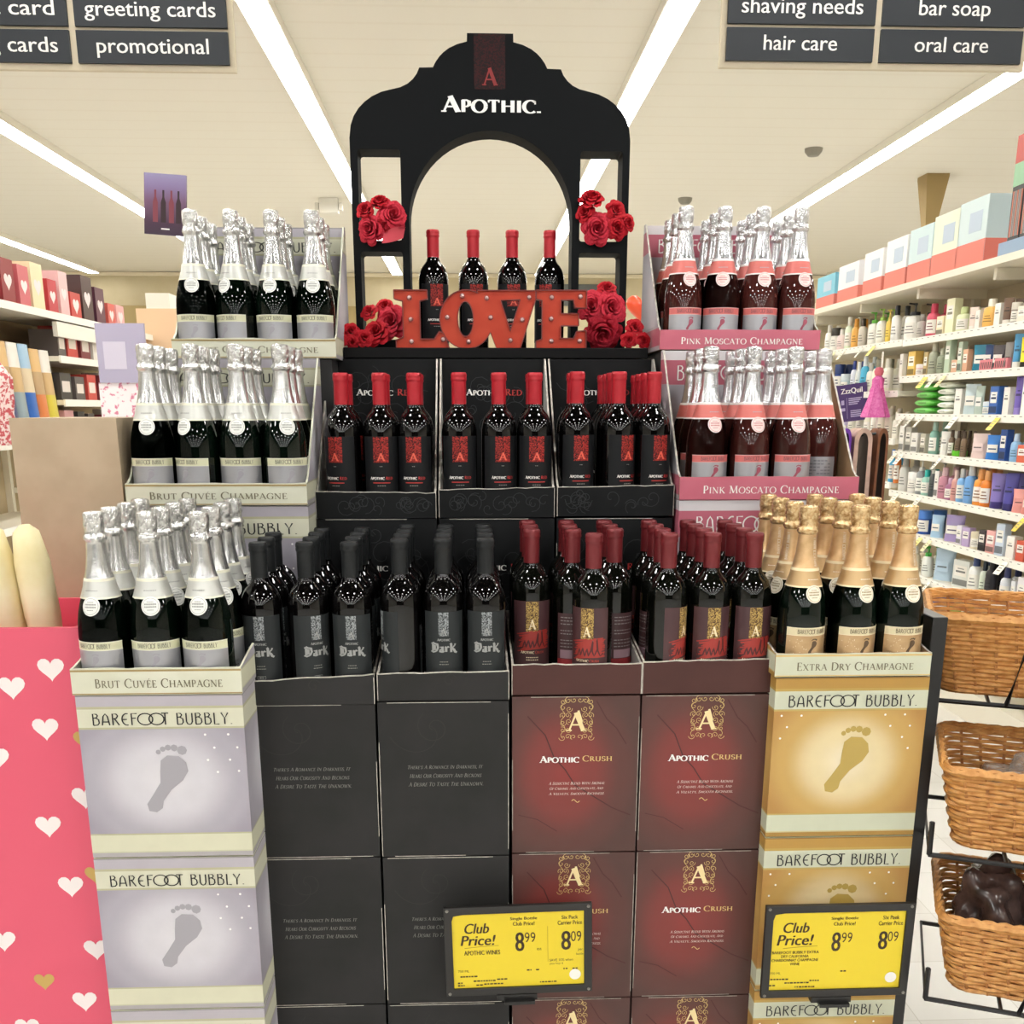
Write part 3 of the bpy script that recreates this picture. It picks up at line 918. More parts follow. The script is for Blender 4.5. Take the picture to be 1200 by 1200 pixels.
    for i, (y, h, (hx, cw)) in enumerate(zip(ys, hs, cols)):
        b = MB(); w = .40 if i < 2 else .33
        b.box(0, .3, -w / 2 + .01, w / 2 - .01, 0, h, 0)
        o = b.build('display_carton', M('carton_' + hx, hx, .5), None, (XS - .03, y, TOPZ), bevel=.003)
        q = MB(); q.box(-.0015, 0, -w / 2 + .012, w / 2 - .012, .002, h * .36); q.box(0, .299, -w / 2 + .0085, -w / 2 + .01, .002, h * .36); q.build('red_band', M('carton_coral', 'dd7a6c', .5), o)
        q = MB(); q.box(-.0015, 0, -w * .3, w * .1, h * .5, h * .8); q.build('front_print', M('carton_print', 'b9c8d8', .5), o)
        tag(o, '%s carton with a coral lower band, %s from left on the top aisle shelf' % (cw, ORD[i]), 'carton', 'cartons on the top aisle shelf')
    r = thing('snack_display', 'tall dark bag display in a blue tray at the near end of the top shelf', 'display', (XS - .05, 5.0, TOPZ))
    b = MB(); b.box(0, .3, -.2, .2, 0, .06); b.build('tray', M('tray_blue', '8fa6bf', .5), r)
    for i, yy in enumerate((.11, -.0, -.11)):
        b = MB(); b.box(.02, .28, yy - .052, yy + .052, .06, .52, 0)
        b.box(.017, .02, yy - .05, yy + .05, .40, .52, 2); b.box(.017, .02, yy - .05, yy + .05, .30, .40, 3)
        for k in range(7):
            b.box(.017, .02, yy - .045 + .013 * k, yy - .040 + .013 * k, .08, .28, 1 if k % 3 else 4)
        b.build('snack_bag', [M('bag_black', '232225', .4), M('bag_grey', 'a9a4a0', .4), M('bag_red', 'b8443e' if i != 1 else 'e2d2cf', .4), M('bag_green', '8dba94', .4), M('bag_salmon', 'd98672', .4)], r, bevel=0)
    # hanging pink pouf toy on a clip strip and the purple shelf sign
    r = thing('bath_pouf_strip', 'clip strip hung with a pink bath pouf doll between the two bays', 'bath pouf', (XS - .05, 6.52, 1.93))
    r.scale = (.74, .74, .74)
    b = MB(); b.box(-.001, .001, -.02, .02, -.62, .02); b.build('clip_strip', M('clear_strip', 'e6e2dc', .25), r)
    b = MB(); b.lathe([(0, -.10), (.03, -.11), (.04, -.14), (.03, -.17), (0, -.18)], 14); b.build('doll_head', M('doll_pink', 'd56a7c', .5), r, (-.02, 0, 0))
    b = MB(); b.lathe([(.02, -.17), (.05, -.2), (.045, -.26), (.07, -.36), (.115, -.5), (.11, -.51), (0, -.5)], 22, jit=lambda k, i: .12 * math.sin(i * 2.4) * (k > 1)); b.build('doll_dress', mottled('doll_magenta', 'd252a0', 'e07ab8', 60, .5), r, (-.02, 0, 0))
    b = MB(); b.tube([(-.02, .05, -.2), (-.03, .12, -.3)], .014); b.tube([(-.02, -.05, -.2), (-.03, -.12, -.28)], .014); b.build('doll_arms', M('doll_arm', 'd4559c', .5), r)
    m = M('purple_card', '3e2560', .4)
    b = MB(); b.box(-.004, 0, -.105, .105, -.12, .12, 0)
    fn = lambda y, z: (-.0046, -y, z)
    b.print2d(fit(bold(sans('ZzzQuil'), .05), -.07, .075, .055, .095), fn, 1)
    for k in range(4):
        b.print2d([[(-.02, .03 - .012 * k), (.07 - .01 * k, .03 - .012 * k), (.07 - .01 * k, .023 - .012 * k), (-.02, .023 - .012 * k)], [(-.01, -.05 - .012 * k), (.06, -.05 - .012 * k), (.06, -.057 - .012 * k), (-.01, -.057 - .012 * k)]], fn, 2)
    b.print2d([[(-.075, -.03), (-.045, -.03), (-.045, -.05), (-.075, -.05)], [(-.07, .02), (-.05, .02), (-.05, -.01), (-.07, -.01)], [(-.033, .035), (-.031, .035), (-.031, -.1), (-.033, -.1)]], fn, 2)
    o = b.build('shelf_sign', [m, INK_WHITE, M('lilac_ink', 'a79cc0', .5)], None, (XS - .055, 6.97, 1.645), (rad(-7), 0, rad(50)))
    tag(o, 'small purple card reading ZzzQuil clipped to the far aisle shelf', 'sign')
    q = MB(); q.box(-.002, .055, -.015, .015, .07, .085); q.build('clip', WIRE, o)
stock_right()

# ------------------------------------------------------------------ left aisle shelving and far clutter
def left_side():
    r = thing('store_shelving', 'long cream run of aisle shelves with red and white goods at left', 'shelving', (-2.6, 0, 0))
    y0, y1, ym = 4.6, 9.4, 6.95
    b = MB(); b.box(-.5, -.44, y0, y1, 0, 2.3); b.build('back_panel', M('pegboard_tan', 'b9a888', 0.7), r)
    b = MB(); b.box(-.44, -.02, y0, y1, 0, .16); b.build('base_deck', SHELF_PAINT, r)
    for y in (y0, ym, y1):
        p = MB(); p.box(-.44, -.40, y - .02, y + .02, 0, 2.3); p.build('upright', SHELF_PAINT, r)
    for z, a, c in ((2.19, y0, y1), (1.42, y0, ym), (.95, y0, ym), (1.93, ym, y1), (1.66, ym, y1), (1.4, ym, y1), (1.1, ym, y1), (.75, ym, y1)):
        s = MB(); s.box(-.42, -.012, a + .004, c - .004, z - .03, z); s.build('shelf_board', SHELF_PAINT, r)
        s = MB(); s.box(-.012, 0, a + .004, c - .004, z - .04, z + .004); s.build('price_rail', PRICE_STRIP, r)
    s = MB(); s.box(-.03, .0, 6.95, 8.4, 2.05, 2.14); s.build('header_strip', WHITE_PAINT, r)
    rng = random.Random(11)
    # red and white valentine goods on the top shelf
    pal = [('red', 'b5363c'), ('white', 'efe6e2'), ('dark red', '8e2a30'), ('rose', 'c9656c'), ('cream', 'eadcb4'), ('crimson', 'c03c46'), ('pale pink', 'e6bcbc'), ('scarlet', 'c2423c'), ('brown', '4b3432'), ('plum', '5e3444'), ('coral', 'd4655c'), ('blush', 'e2a6a6')]
    y = 5.9
    for i in range(12):
        w = rng.uniform(.14, .2); h = rng.uniform(.16, .3)
        cw, hx = pal[i]
        b = MB(); b.box(-.2, 0, -w / 2, w / 2, 0, h, 0)
        b.print2d([[(q[0] * w * .6, q[1] * w * .6 + h / 2) for q in heart(0, 0, 1)]], lambda yy, z: (.0008, yy, z), 1)
        o = b.build('candy_box', [M('candy_' + hx, hx, .45), M('candy_print', 'f0dede', .5)], None, (-2.63, y, 2.19), bevel=0)
        tag(o, '%s heart-print candy box, %s from left on the top left aisle shelf' % (cw, ORD[i]), 'box', 'candy boxes on the left top shelf')
        y += w + .05
    # tall foil bags
    bags = [('indigo', '2d2a54'), ('silver-grey', '9aa4ac'), ('navy', '24386e'), ('tan and blue', '8fa0a6'), ('bright blue', '2d62b0'), ('orange-topped', 'd07a44'), ('yellow', 'cdbf48')]
    for i, (cw, hx) in enumerate(bags):
        yy = 5.95 + .155 * i
        b = MB(); n = 8; w, h = .135, .56 - .02 * (i > 4)
        for k in range(n):
            def ring(t):
                return [((.06 * (1 - .8 * t)) * math.sin(q), w / 2 * math.copysign(abs(math.cos(q)) ** .5, math.cos(q)), h * t) for q in [2 * PI * j / 14 for j in range(14)]]
            p, q2 = ring(k / n), ring((k + 1) / n)
            for j in range(14):
                jj = (j + 1) % 14
                b.face([p[j], p[jj], q2[jj], q2[j]], 0 if k < 4 else (1 if k < 6 else 2), None, True)
        o = b.build('pet_treat_bag', [M('foil_' + hx, hx, .3), M('foil_' + dark_of(hx, .8) + 'b', ['c8a878', 'd6c4a4', 'b89a72'][i % 3], .35), M('foil_w' + str(i % 3), ['e8e4dc', '9fc0da', 'd8b27a'][i % 3], .3)], None, (-2.68, yy, 1.42), fix=True)
        tag(o, 'tall %s foil bag, %s from left standing on the left aisle shelf' % (cw, ORD[i]), 'bag', 'tall foil bags at left')
    b = MB(); b.lathe([(0, 0), (.09, 0), (.13, .08), (.12, .22), (.13, .34), (.08, .42), (0, .42)], 20, jit=lambda k, i: rng.uniform(-.16, .16))
    tag(b.build('shred_bag', mottled('shred_red_white', 'c8565c', 'efdcd8', 55, .5, lo=.46, hi=.54), None, (-2.5, 5.62, 1.42)), 'crinkled bag of red and white paper shred on the left shelf', 'bag')
    n = 0
    for z, nm in ((1.93, 'upper'), (1.66, 'middle'), (1.4, 'lower')):
        y = 7.1
        k = 0
        while y < 8.5:
            w, h = rng.uniform(.12, .2), rng.uniform(.12, .21)
            cw, hx = [('grey', '5a5250'), ('red', 'c0443c'), ('maroon', '7c2f34'), ('white', 'e8e2da'), ('pink', 'cf9a9c'), ('black', '3c3836')][(n * 5 + k * 7) % 6]
            b = MB(); b.box(-.18, 0, -w / 2, w / 2, 0, h, 0); b.box(0, .0012, -w * .35, w * .35, h * .3, h * .7, 1)
            tag(b.build('gift_box', [M('gift_' + hx, hx, .5), M('gift_print', 'ded4cc', .5)], None, (-2.64, y, z)), '%s gift box, %s from left on the %s far left shelf' % (cw, ORD[k], nm), 'box', 'gift boxes on the far left shelves')
            y += w + .06; k += 1
        n += 1
    b = MB(); b.box(-2.75, -2.55, 9.4, 15, 2.42, 2.56); struct(b.build('trim_3', WHITE_PAINT))
    b = MB(); b.box(-2.72, -2.24, 9.0, 9.03, 2.02, 2.4); b.box(-2.5, -2.46, 9.03, 9.06, 0, 2.2)
    tag(b.build('header_board', M('board_peach', 'e6c4a0', .6)), 'peach header board behind the lavender sign at left', 'sign')
    # floral display tower with a lavender header
    r = thing('display_tower', 'pink floral display tower with a lavender header behind the cream cases', 'display', (-1.60, 5.0, 0))
    b = MB(); b.box(-.11, .12, 0, .3, 0, 1.72); b.build('tower_body', mottled('floral_print', 'f0e4e4', 'd07a92', 38, .6, lo=.55, hi=.62), r)
    b = MB(); b.box(-.10, .12, -.01, .01, 1.72, 1.98); b.box(-.07, .03, -.012, -.01, 1.78, 1.9, 1); b.build('header_card', [M('lavender_card', 'a9a2b8', .5), M('lavender_pale', 'c6c0cf', .5)], r)
    # foreground: pink heart bin, cream pouches and kraft tower
    hb = M('bin_pink', 'd8546c', .5)
    x0, x1, yf, zt = -1.163, -.705, 1.83, 1.222
    r = thing('dump_bin', 'bright pink cardboard bin with white and gold hearts at lower left', 'bin', (x0, yf, 0))
    w = x1 - x0
    b = MB(); b.box(0, w, 0, .01, 0, zt); b.box(0, w, .30, .31, 0, zt)
    rng = random.Random(5)
    pts = [(.355, 1.20), (.335, 1.1), (.385, .98), (.32, .93), (.345, .82), (.375, .70), (.345, .60), (.25, 1.05), (.2, .9), (.22, .72), (.1, 1.1), (.12, .82), (.06, .63), (.24, .55), (.29, 1.17)]
    gold = [(.395, 1.08), (.388, .84), (.15, .98), (.28, .64)]
    ow, k_ = .405, 1.13
    pts = [(w - (ow - x) * k_, 1.6 - (1.6 - z) * k_) for x, z in pts]; gold = [(w - (ow - x) * k_, 1.6 - (1.6 - z) * k_) for x, z in gold]
    for x, z in pts:
        b.print2d([[(x + q[0], z + q[1]) for q in heart(0, 0, .048)]], lambda a, c: (a, -.0008, c), 1)
    for x, z in gold:
        b.print2d([[(x + q[0], z + q[1]) for q in heart(0, 0, .04) if x + q[0] < w]], lambda a, c: (a, -.0008, c), 2)
    b.build('front_panel', [hb, M('heart_white', 'f1e9e6', .5), M('heart_gold', 'bd9d54', .4)], r)
    b = MB(); b.box(w - .01, w, .01, .30, 0, zt); b.box(0, .01, .01, .30, 0, zt); b.build('side_panel', M('bin_red', 'a3283c', .55), r)
    b = MB(); b.box(.01, w - .01, .01, .30, 1.14, 1.15); b.build('inner_tray', hb, r)
    for i, x in enumerate((-.80, -.864, -.928)):
        b = MB(); b.lathe([(0, 0), (.02, 0), (.027, .02), (.031, .08), (.031, .18), (.023, .235), (.009, .248), (0, .248)], 20, jit=lambda k, i: .03 * math.sin(i * 1.9 + k))
        o = b.build('cream_pouch', mottled('cream_plush', 'e9dfb8', 'dfd09a', 12, .7), None, (x, 1.93, 1.15), (rad(4), rad(-3), 0))
        tag(o, 'cream rounded pouch standing in the pink bin, %s from right' % ORD[i], 'pouch', 'cream pouches in the pink bin')
    b = MB(); b.box(-.915, -.705, 2.14, 2.46, 0, 1.584, 0)
    b.box(-.85, -.77, 2.138, 2.14, 1.1, 1.22, 1)
    tag(b.build('cardboard_tower', [mottled('grey_kraft', 'ad9a80', 'b8a58b', 10, .75), M('kraft_dark', '9a8569', .75)], bevel=0), 'plain tan cardboard box tower left of the cream champagne cases', 'cardboard box')
left_side()

def far_centre():
    # seen through the arch: dark department sign on the far wall and a few bright shapes
    b = MB(); b.box(1.4, 2.75, 19.95, 20.0, 3.45, 3.82, 0)
    fn = lambda x, z: (x, 19.949, z)
    b.print2d(fit(bold(sans('oc'), .04), 1.53, 1.70, 3.50, 3.66), fn, 1)
    b.print2d(fit(bold(sans('nt'), .04), 1.95, 2.06, 3.50, 3.66), fn, 1)
    tag(b.build('department_sign', [M('sign_slate', '5b5f5c', .5), INK_WHITE]), 'slate department sign with white letters on the far wall behind the arch', 'sign')
    r = thing('heart_balloon', 'orange-red foil balloon seen between the arch and the pink cases', 'balloon', (1.12, 7.0, 0))
    b = MB()
    hp = heart(0, 0, .2)
    for y, s in ((-.05, .5), (-.03, .9), (0, 1.0), (.03, .9), (.05, .5)):
        pass
    rings = [[(x * s, y, z * s) for x, z in hp] for y, s in ((-.06, .3), (-.05, .65), (-.03, .92), (0, 1.0), (.03, .92), (.05, .65), (.06, .3))]
    for p, q in zip(rings, rings[1:]):
        for i in range(len(p)):
            j = (i + 1) % len(p)
            b.face([p[i], p[j], q[j], q[i]], 0, None, True)
    b.face(rings[0], 0, None, True); b.face(rings[-1][::-1], 0, None, True)
    b.build('balloon_body', M('balloon_orange', 'e2502e', .3), r, (0, 0, 2.24), fix=True)
    b = MB(); b.tube([(0, 0, 2.14), (.01, 0, 1.6), (0, 0, 0.02)], .003); b.lathe([(0, 0), (.05, 0), (.05, .02), (0, .02)], 12); b.build('ribbon', INK_WHITE, r)
far_centre()

# ------------------------------------------------------------------ the wine display: printed boards
BF_CREAM, BF_GREY = 'd3d2bb', '9c96a0'
ART_BRUT = art('print_brut', [(0, 'a9a4a6'), (.025, 'c3c2a2'), (.035, 'd2d1b6'), (.14, 'b4b18f'), (.15, '9c96a0'), (.795, 'b4b18f'), (.805, BF_CREAM), (.915, 'b7b493'), (.93, 'b3adb5'), (.99, '8f8a8c')],
               (.15, .795, .5, .48, .62, .5, [(0, 'd9d6da'), (.35, 'cfccd2'), (.75, 'a8a3ad'), (1, '98929d')]))
ART_GOLD = art('print_gold', [(0, 'a8823c'), (.025, 'c9bd8c'), (.035, 'c9cdb4'), (.14, 'b9a460'), (.15, 'b98d48'), (.795, 'b9a460'), (.805, 'cdd0b8'), (.915, 'b99b50'), (.93, 'b38a3f'), (.99, '8d6a2c')],
               (.15, .795, .5, .48, .6, .5, [(0, 'ecdfc0'), (.35, 'e2d0a2'), (.7, 'c39e58'), (1, 'b18444')]))
ART_PINK = art('print_pink', [(0, 'b9aeb2'), (.03, 'c06476'), (.16, 'b9b3b8'), (.2, 'cfcbd0'), (.76, 'c06476'), (.93, 'd8d2d4')],
               (.18, .76, .5, .45, .6, .5, [(0, 'e0dee2'), (.5, 'c9c6cd'), (1, 'a9a5ad')]))
ART_CRUSH = art('print_crush', [(0, '4b2d27')], (.0, 1.0, .42, .52, .62, .62, [(0, '86302c'), (.35, '7a302b'), (.75, '58302a'), (1, '4c2e28')]))
BOARD_DARK = mottled('board_charcoal', '2a2a29', '302f2f', 8, .5, Specular_IOR_Level=.15)
BOARD_RED = mottled('board_black', '161718', '1c1d1e', 8, .5, Specular_IOR_Level=.12)
BOARD_MAROON = mottled('board_maroon', '452824', '4c2d29', 8, .5, Specular_IOR_Level=.3)
BOARD_CREAM = mottled('board_cream', 'ccccb5', 'd5d5c2', 10, .5)
BOARD_PINK = mottled('board_pink', 'c05f72', 'c66a7c', 10, .5)
BOARD_SAGE = mottled('board_sage', 'c6c9b0', 'd0d2bc', 10, .5)
LINE_DARK = M('scroll_line', '333536', .5, Specular_IOR_Level=.15)
LINE_CHAR = M('scroll_charcoal', '353533', .5, Specular_IOR_Level=.15)
CREASE = M('crush_crease', '47211d', .6)
FOOT_GREY = M('foot_grey', '9d9aa0', .5)
FOOT_GOLD = M('foot_gold', 'b3994f', .45)
FOOT_PINK = M('foot_rose', '9c4a5c', .5)
SPARK = M('sparkle_white', 'f4f2ee', .5)
TXT_TAN = M('ink_tan', 'a08a58', .5)
TXT_DIM = M('ink_dim', '7d7c77', .6)
TXT_LILAC = M('ink_pale', 'dccfc4', .5)
TXT_BROWN = M('ink_olive', '6e6850', .5)

def bf_front(b, w, h, y, m_text, m_foot, m_spark, text=True, left=True, seed=1):
    """the barefoot front print laid on a front face of w x h (local x 0..w, z 0..h)"""
    fn = lambda x, z: (x, y - .0009, z)
    t, _ = deco('BAREFOOT BUBBLY.')
    b.print2d(fit(t, w * .09, w * .93, h * .82, h * .895), fn, m_text)
    b.print2d(foot(w * .5, h * .49, h * .44), fn, m_foot)
    sp = [(.76, .76), (.90, .76), (.81, .68), (.95, .68), (.765, .605), (.90, .605), (.82, .53), (.95, .535)]
    if left:
        sp = [(.05, .77), (.18, .77), (.09, .70), (.05, .63), (.73, .77), (.86, .77), (.77, .70), (.90, .70), (.855, .63), (.90, .56)]
    for u, v in sp:
        b.face([(w * u + q[0], y - .001, h * v + q[1]) for q in circ(0, 0, .0023, .0023, n=6)[:-1]], m_spark)

def line_block(b, lines, x0, x1, ztop, step, hh, fn, mat, slant=.25):
    for k, s in enumerate(lines):
        t, w = roman(s, .14, .86, slant)
        e = .02 * (x1 - x0) * (k % 2)
        b.print2d(fit(t, x0 + e, x1 - e, ztop - k * step - hh, ztop - k * step), fn, mat)

def crush_crest(b, cx, zc, w, h, fn, m_line, m_A, seed=2):
    rng = random.Random(seed)
    q = []
    for r in range(6):                 # rows of mirrored curls filling the panel
        for c in range(3):
            z = zc + h * (.42 - .168 * r) + rng.uniform(-.002, .002)
            if 1 <= r <= 4 and c == 0:
                continue
            x = w * (.08 + .16 * c) + rng.uniform(-.001, .001)
            a, fl, tu, rr_ = rng.uniform(0, 6.28), rng.choice((-1, 1)), rng.uniform(.9, 1.4), rng.uniform(.0055, .008)
            for s_ in (-1, 1):
                pts = curl(0, 0, rr_, a, tu, 12, fl)
                q += ribbon([(cx + s_ * (x + px_), z + pz) for px_, pz in pts], .00085)
    for s_ in (-1, 1):
        q += ribbon([(cx + s_ * w * (.40 + .06 * math.sin(i * .9)), zc - h * .46 + h * .92 * i / 20) for i in range(21)], .0008)
    b.print2d(q, fn, m_line)
    t, _ = roman('A', .2)
    b.print2d(fit(t, cx - w * .30, cx + w * .28, zc - h * .30, zc + h * .16), fn, m_A)
    fig = [(cx + .001, zc + h * .19), (cx + .005, zc + h * .20), (cx + .0115, zc - .004), (cx + .0095, zc - .020), (cx + .0055, zc - .010), (cx + .003, zc + .006)]
    b.face([(p[0], p[1] - .0006, p[2]) for p in [fn(*v) for v in fig]], m_A)

def carton(label, style, x0, x1, y0, y1, z0, z1, seed=0):
    w, d, h = x1 - x0, y1 - y0, z1 - z0
    b = MB()
    fn = lambda x, z: (x, -.0009, z)
    if style == 'dark':
        mats = [BOARD_DARK, BOARD_DARK, LINE_CHAR, TXT_DIM, EDGE_PALE]
        b.box(0, w, 0, d, 0, h, 0)
        b.print2d(ribbon(curl(w * .43, h * .84, .035, 2.2, 1.3, 22), .0016) + ribbon(curl(w * .36, h * .84, .07, 3.4, .5, 18), .0012), fn, 2)
        line_block(b, ["THERE'S A ROMANCE IN DARKNESS, IT", 'HEARS OUR CURIOSITY AND BECKONS', 'A DESIRE TO TASTE THE UNKNOWN.'], w * .22, w * .80, h * .60, h * .055, h * .026, fn, 3)
    elif style == 'crush':
        mats = [BOARD_MAROON, ART_CRUSH, CREASE, INK_GOLD, PAPER, EDGE, TXT_LILAC, M('ink_pale_gold', 'eed9a4', .5)]
        b.box(0, w, 0, d, 0, h, 0, front=1)
        b.print2d(ribbon([(w * .12, h * .88), (w * .26, h * .76), (w * .33, h * .62), (w * .42, h * .54), (w * .5, h * .44), (w * .62, h * .38), (w * .8, h * .29), (w * .95, h * .24)], .0022) + ribbon([(w * .66, h * .97), (w * .74, h * .86), (w * .82, h * .8), (w * .9, h * .7)], .002) + ribbon([(w * .05, h * .25), (w * .2, h * .22), (w * .36, h * .14)], .0015), fn, 2)
        fn2 = lambda x, z: (x, -.0016, z)
        crush_crest(b, w * .505, h * .862, w * .27, h * .265, fn2, 3, 7)
        t, _ = roman('APOTHIC', .24, .8, 0, .02)
        b.print2d(fit(t, w * .215, w * .53, h * .585, h * .63), fn2, 4)
        t, _ = roman('CRUSH', .16, .84)
        b.print2d(fit(t, w * .555, w * .79, h * .592, h * .63), fn2, 3)
        line_block(b, ['A SEDUCTIVE BLEND WITH AROMAS', 'OF CARAMEL AND CHOCOLATE, AND', 'A VELVETY, SMOOTH RICHNESS.'], w * .29, w * .735, h * .462, h * .034, h * .018, fn2, 6)
        b.print2d(ribbon([(w * (.475 + .007 * i), h * .338 + .003 * math.sin(i * .7)) for i in range(10)], .0014), fn2, 3)
    elif style == 'red':
        mats = [BOARD_RED, BOARD_RED, LINE_DARK, PAPER, INK_RED, EDGE_PALE]
        b.box(0, w, 0, d, 0, h, 0)
        b.print2d(curls(.01, w - .01, .02, h - .01, 15, .02, .045, .0016, 4 + seed), fn, 2)
        fn2 = lambda x, z: (x, -.0016, z)
        t, _ = roman('APOTHIC', .22, .8, 0, .03); b.print2d(fit(t, w * .24, w * .58, h * .655, h * .70), fn2, 3)
        t, _ = roman('RED', .18, .86); b.print2d(fit(t, w * .62, w * .78, h * .655, h * .70), fn2, 4)
    elif style == 'brut':
        mats = [BOARD_CREAM, ART_BRUT, INK, FOOT_GREY, SPARK]
        b.box(0, w, 0, d, 0, h, 0, front=1, side=1)
        bf_front(b, w, h, 0, 2, 3, 4, left=False)
    elif style == 'gold':
        mats = [BOARD_SAGE, ART_GOLD, INK, FOOT_GOLD, SPARK]
        b.box(0, w, 0, d, 0, h, 0, front=1, side=1)
        bf_front(b, w, h, 0, 2, 3, 4)
    else:
        mats = [BOARD_PINK, ART_PINK, PAPER, FOOT_PINK, SPARK]
        b.box(0, w, 0, d, 0, h, 0, front=1, side=1)
        t, _ = deco('BAREFOOT BUBBLY.')
        b.print2d(fit(t, w * .1, w * .92, h * .79, h * .9), fn, 2)
        b.print2d(foot(w * .5, h * .47, h * .42), fn, 3)
    if style in ('dark', 'crush', 'red'):          # worn pale edges
        e = len(mats) - 1 if style != 'crush' else 5
        rng = random.Random(seed + 9)
        for (xa, za, xb, zb) in ((0, h, w, h), (0, 0, w, 0), (0, 0, 0, h), (w, 0, w, h)):
            k = rng.uniform(.0, .15); q = rng.uniform(.6, 1.0); tk = .0013
            xa2, za2, xb2, zb2 = xa + (xb - xa) * k, za + (zb - za) * k, xa + (xb - xa) * q, za + (zb - za) * q
            if xa == xb:
                s = -1 if xa > 0 else 1
                b.face([(xa2, -.0012, za2), (xa2 + s * tk, -.0012, za2), (xa2 + s * tk, -.0012, zb2), (xa2, -.0012, zb2)], e)
            else:
                s = -1 if za > 0 else 1
                b.face([(xa2, -.0012, za2), (xb2, -.0012, za2), (xb2, -.0012, za2 + s * tk), (xa2, -.0012, za2 + s * tk)], e)
    o = b.build('wine_carton', mats, None, (x0, y0, z0))
    return tag(o, label, 'carton')

# ------------------------------------------------------------------ cut-down cases used as trays
def tray(label, style, x0, x1, y0, depth, z0, lip, hback, text=None, tall=True, drop=0.0):
    w, t = x1 - x0, .004
    r = thing('display_case', label, 'case', (x0, y0, z0))
    outer, inner, side, txt = {'dark': (BOARD_DARK, GREYBOARD, BOARD_DARK, None), 'crush': (BOARD_MAROON, GREYBOARD, BOARD_MAROON, None), 'red': (BOARD_RED, GREYBOARD, BOARD_RED, None),
                          'brut': (BOARD_CREAM, BOARD_CREAM, ART_BRUT, TXT_BROWN), 'gold': (BOARD_SAGE, KRAFT, ART_GOLD, TXT_BROWN), 'pink': (BOARD_PINK, KRAFT, ART_PINK, PAPER)}[style]
    b = MB(); b.box(t, w - t, t, depth - t, 0, t); b.build('case_floor', inner, r)
    # front lip with a slightly torn upper edge
    b = MB(); n = 12
    rng = random.Random(label)
    top = [lip + drop * (i / n - .5) + rng.uniform(-.0012, .0012) for i in range(n + 1)]
    ol = [(0, 0), (w, 0)] + [(w * i / n, top[i]) for i in range(n, -1, -1)]
    b.extrude(ol, 0, t, 0, 1)
    fn = lambda x, z: (x, -.0009, z)
    mats = [outer, EDGE_PALE if style in ('dark', 'crush', 'red') else inner]
    if style in ('dark', 'crush', 'red'):
        b.print2d([[(w * i / n, top[i] - .0014), (w * (i + 1) / n, top[i + 1] - .0014), (w * (i + 1) / n, top[i + 1]), (w * i / n, top[i])] for i in range(n)], lambda x, z: (x, -.0006, z), 1)
        b.print2d([[(a_, 0), (a_ + .0014, 0), (a_ + .0014, lip), (a_, lip)] for a_ in (0, w - .0014)], lambda x, z: (x, -.0006, z), 1)
    if style == 'red':
        b.print2d(curls(.006, w - .006, .002, lip - .004, 16, .010, .022, .0014, len(label)), fn, 2); mats.append(LINE_DARK)
    elif style == 'dark':
        b.print2d(ribbon(curl(w * .55, lip * .7, .014, .5, 1.1, 12), .0012), fn, 2); mats.append(LINE_CHAR)
    elif text:
        mats.append(txt)
        tt, _ = roman(text, .15, .82)
        b.print2d(fit(tt, w * .10 + .012, w * .90 - .004, lip * .26, lip * .62), fn, 2)
        mats.append({'brut': TXT_TAN, 'gold': INK_GOLD, 'pink': FOOT_PINK}[style])
        if style != 'pink':
            b.face([(0, -.0008, lip - .006), (w, -.0008, lip - .006), (w, -.0008, lip - .0025), (0, -.0008, lip - .0025)], 3)
            b.face([(0, -.0008, .001), (w, -.0008, .001), (w, -.0008, .003), (0, -.0008, .003)], 3)
    b.build('front_lip', mats, r)
    for xa in (0, w - t):
        b = MB()
        prof = [(t, 0), (depth, 0), (depth, hback), (depth - .02, hback)] + ([(.035, lip + .012)] if tall else []) + [(.012, lip), (t, lip)]
        hh = max(hback, .3)
        for s, mm in ((xa, 0 if xa == 0 else 1), (xa + t, 1 if xa == 0 else 0)):
            pp = prof if s != xa else prof[::-1]
            b.face([(s, y, z) for y, z in pp], mm, [(y / depth if s == xa + t else 1 - y / depth, z / hh) for y, z in pp])
        for i in range(len(prof)):
            (ya, za), (yb, zb) = prof[i - 1], prof[i]
            b.face([(xa, ya, za), (xa + t, ya, za), (xa + t, yb, zb), (xa, yb, zb)], 2)
        b.build('side_panel', [side, inner, EDGE_PALE if style not in ('brut',) else BOARD_CREAM], r)
    b = MB()
    front = {'red': BOARD_RED, 'brut': ART_BRUT, 'pink': ART_PINK, 'gold': ART_GOLD}.get(style, outer)
    b.box(t, w - t, depth - t, depth, 0, hback, 0, front=1, top=2)
    fn = lambda x, z: (x, depth - t - .0009, z)
    mats = [outer, front if tall else inner, EDGE_PALE, LINE_DARK, PAPER, INK_RED, INK, FOOT_GREY, SPARK, FOOT_PINK]
    if tall and style == 'red':
        b.print2d(curls(.012, w - .012, hback * .3, hback - .008, 12, .018, .04, .0016, len(label) + 2), fn, 3)
        fn2 = lambda x, z: (x, depth - t - .0016, z)
        q, _ = roman('APOTHIC', .22, .8, 0, .03); b.print2d(fit(q, w * .24, w * .58, hback * .755, hback * .80), fn2, 4)
        q, _ = roman('RED', .18, .86); b.print2d(fit(q, w * .62, w * .78, hback * .755, hback * .80), fn2, 5)
    elif tall and style == 'brut':
        bf_front(b, w, hback, depth - t, 6, 7, 8, left=False)
    elif tall and style == 'pink':
        q, _ = deco('BAREFOOT BUBBLY.')
        b.print2d(fit(q, w * .1, w * .92, hback * .79, hback * .9), fn, 4)
        b.print2d(foot(w * .5, hback * .45, hback * .4), fn, 9)
    b.build('back_panel', mats, r)
    return r

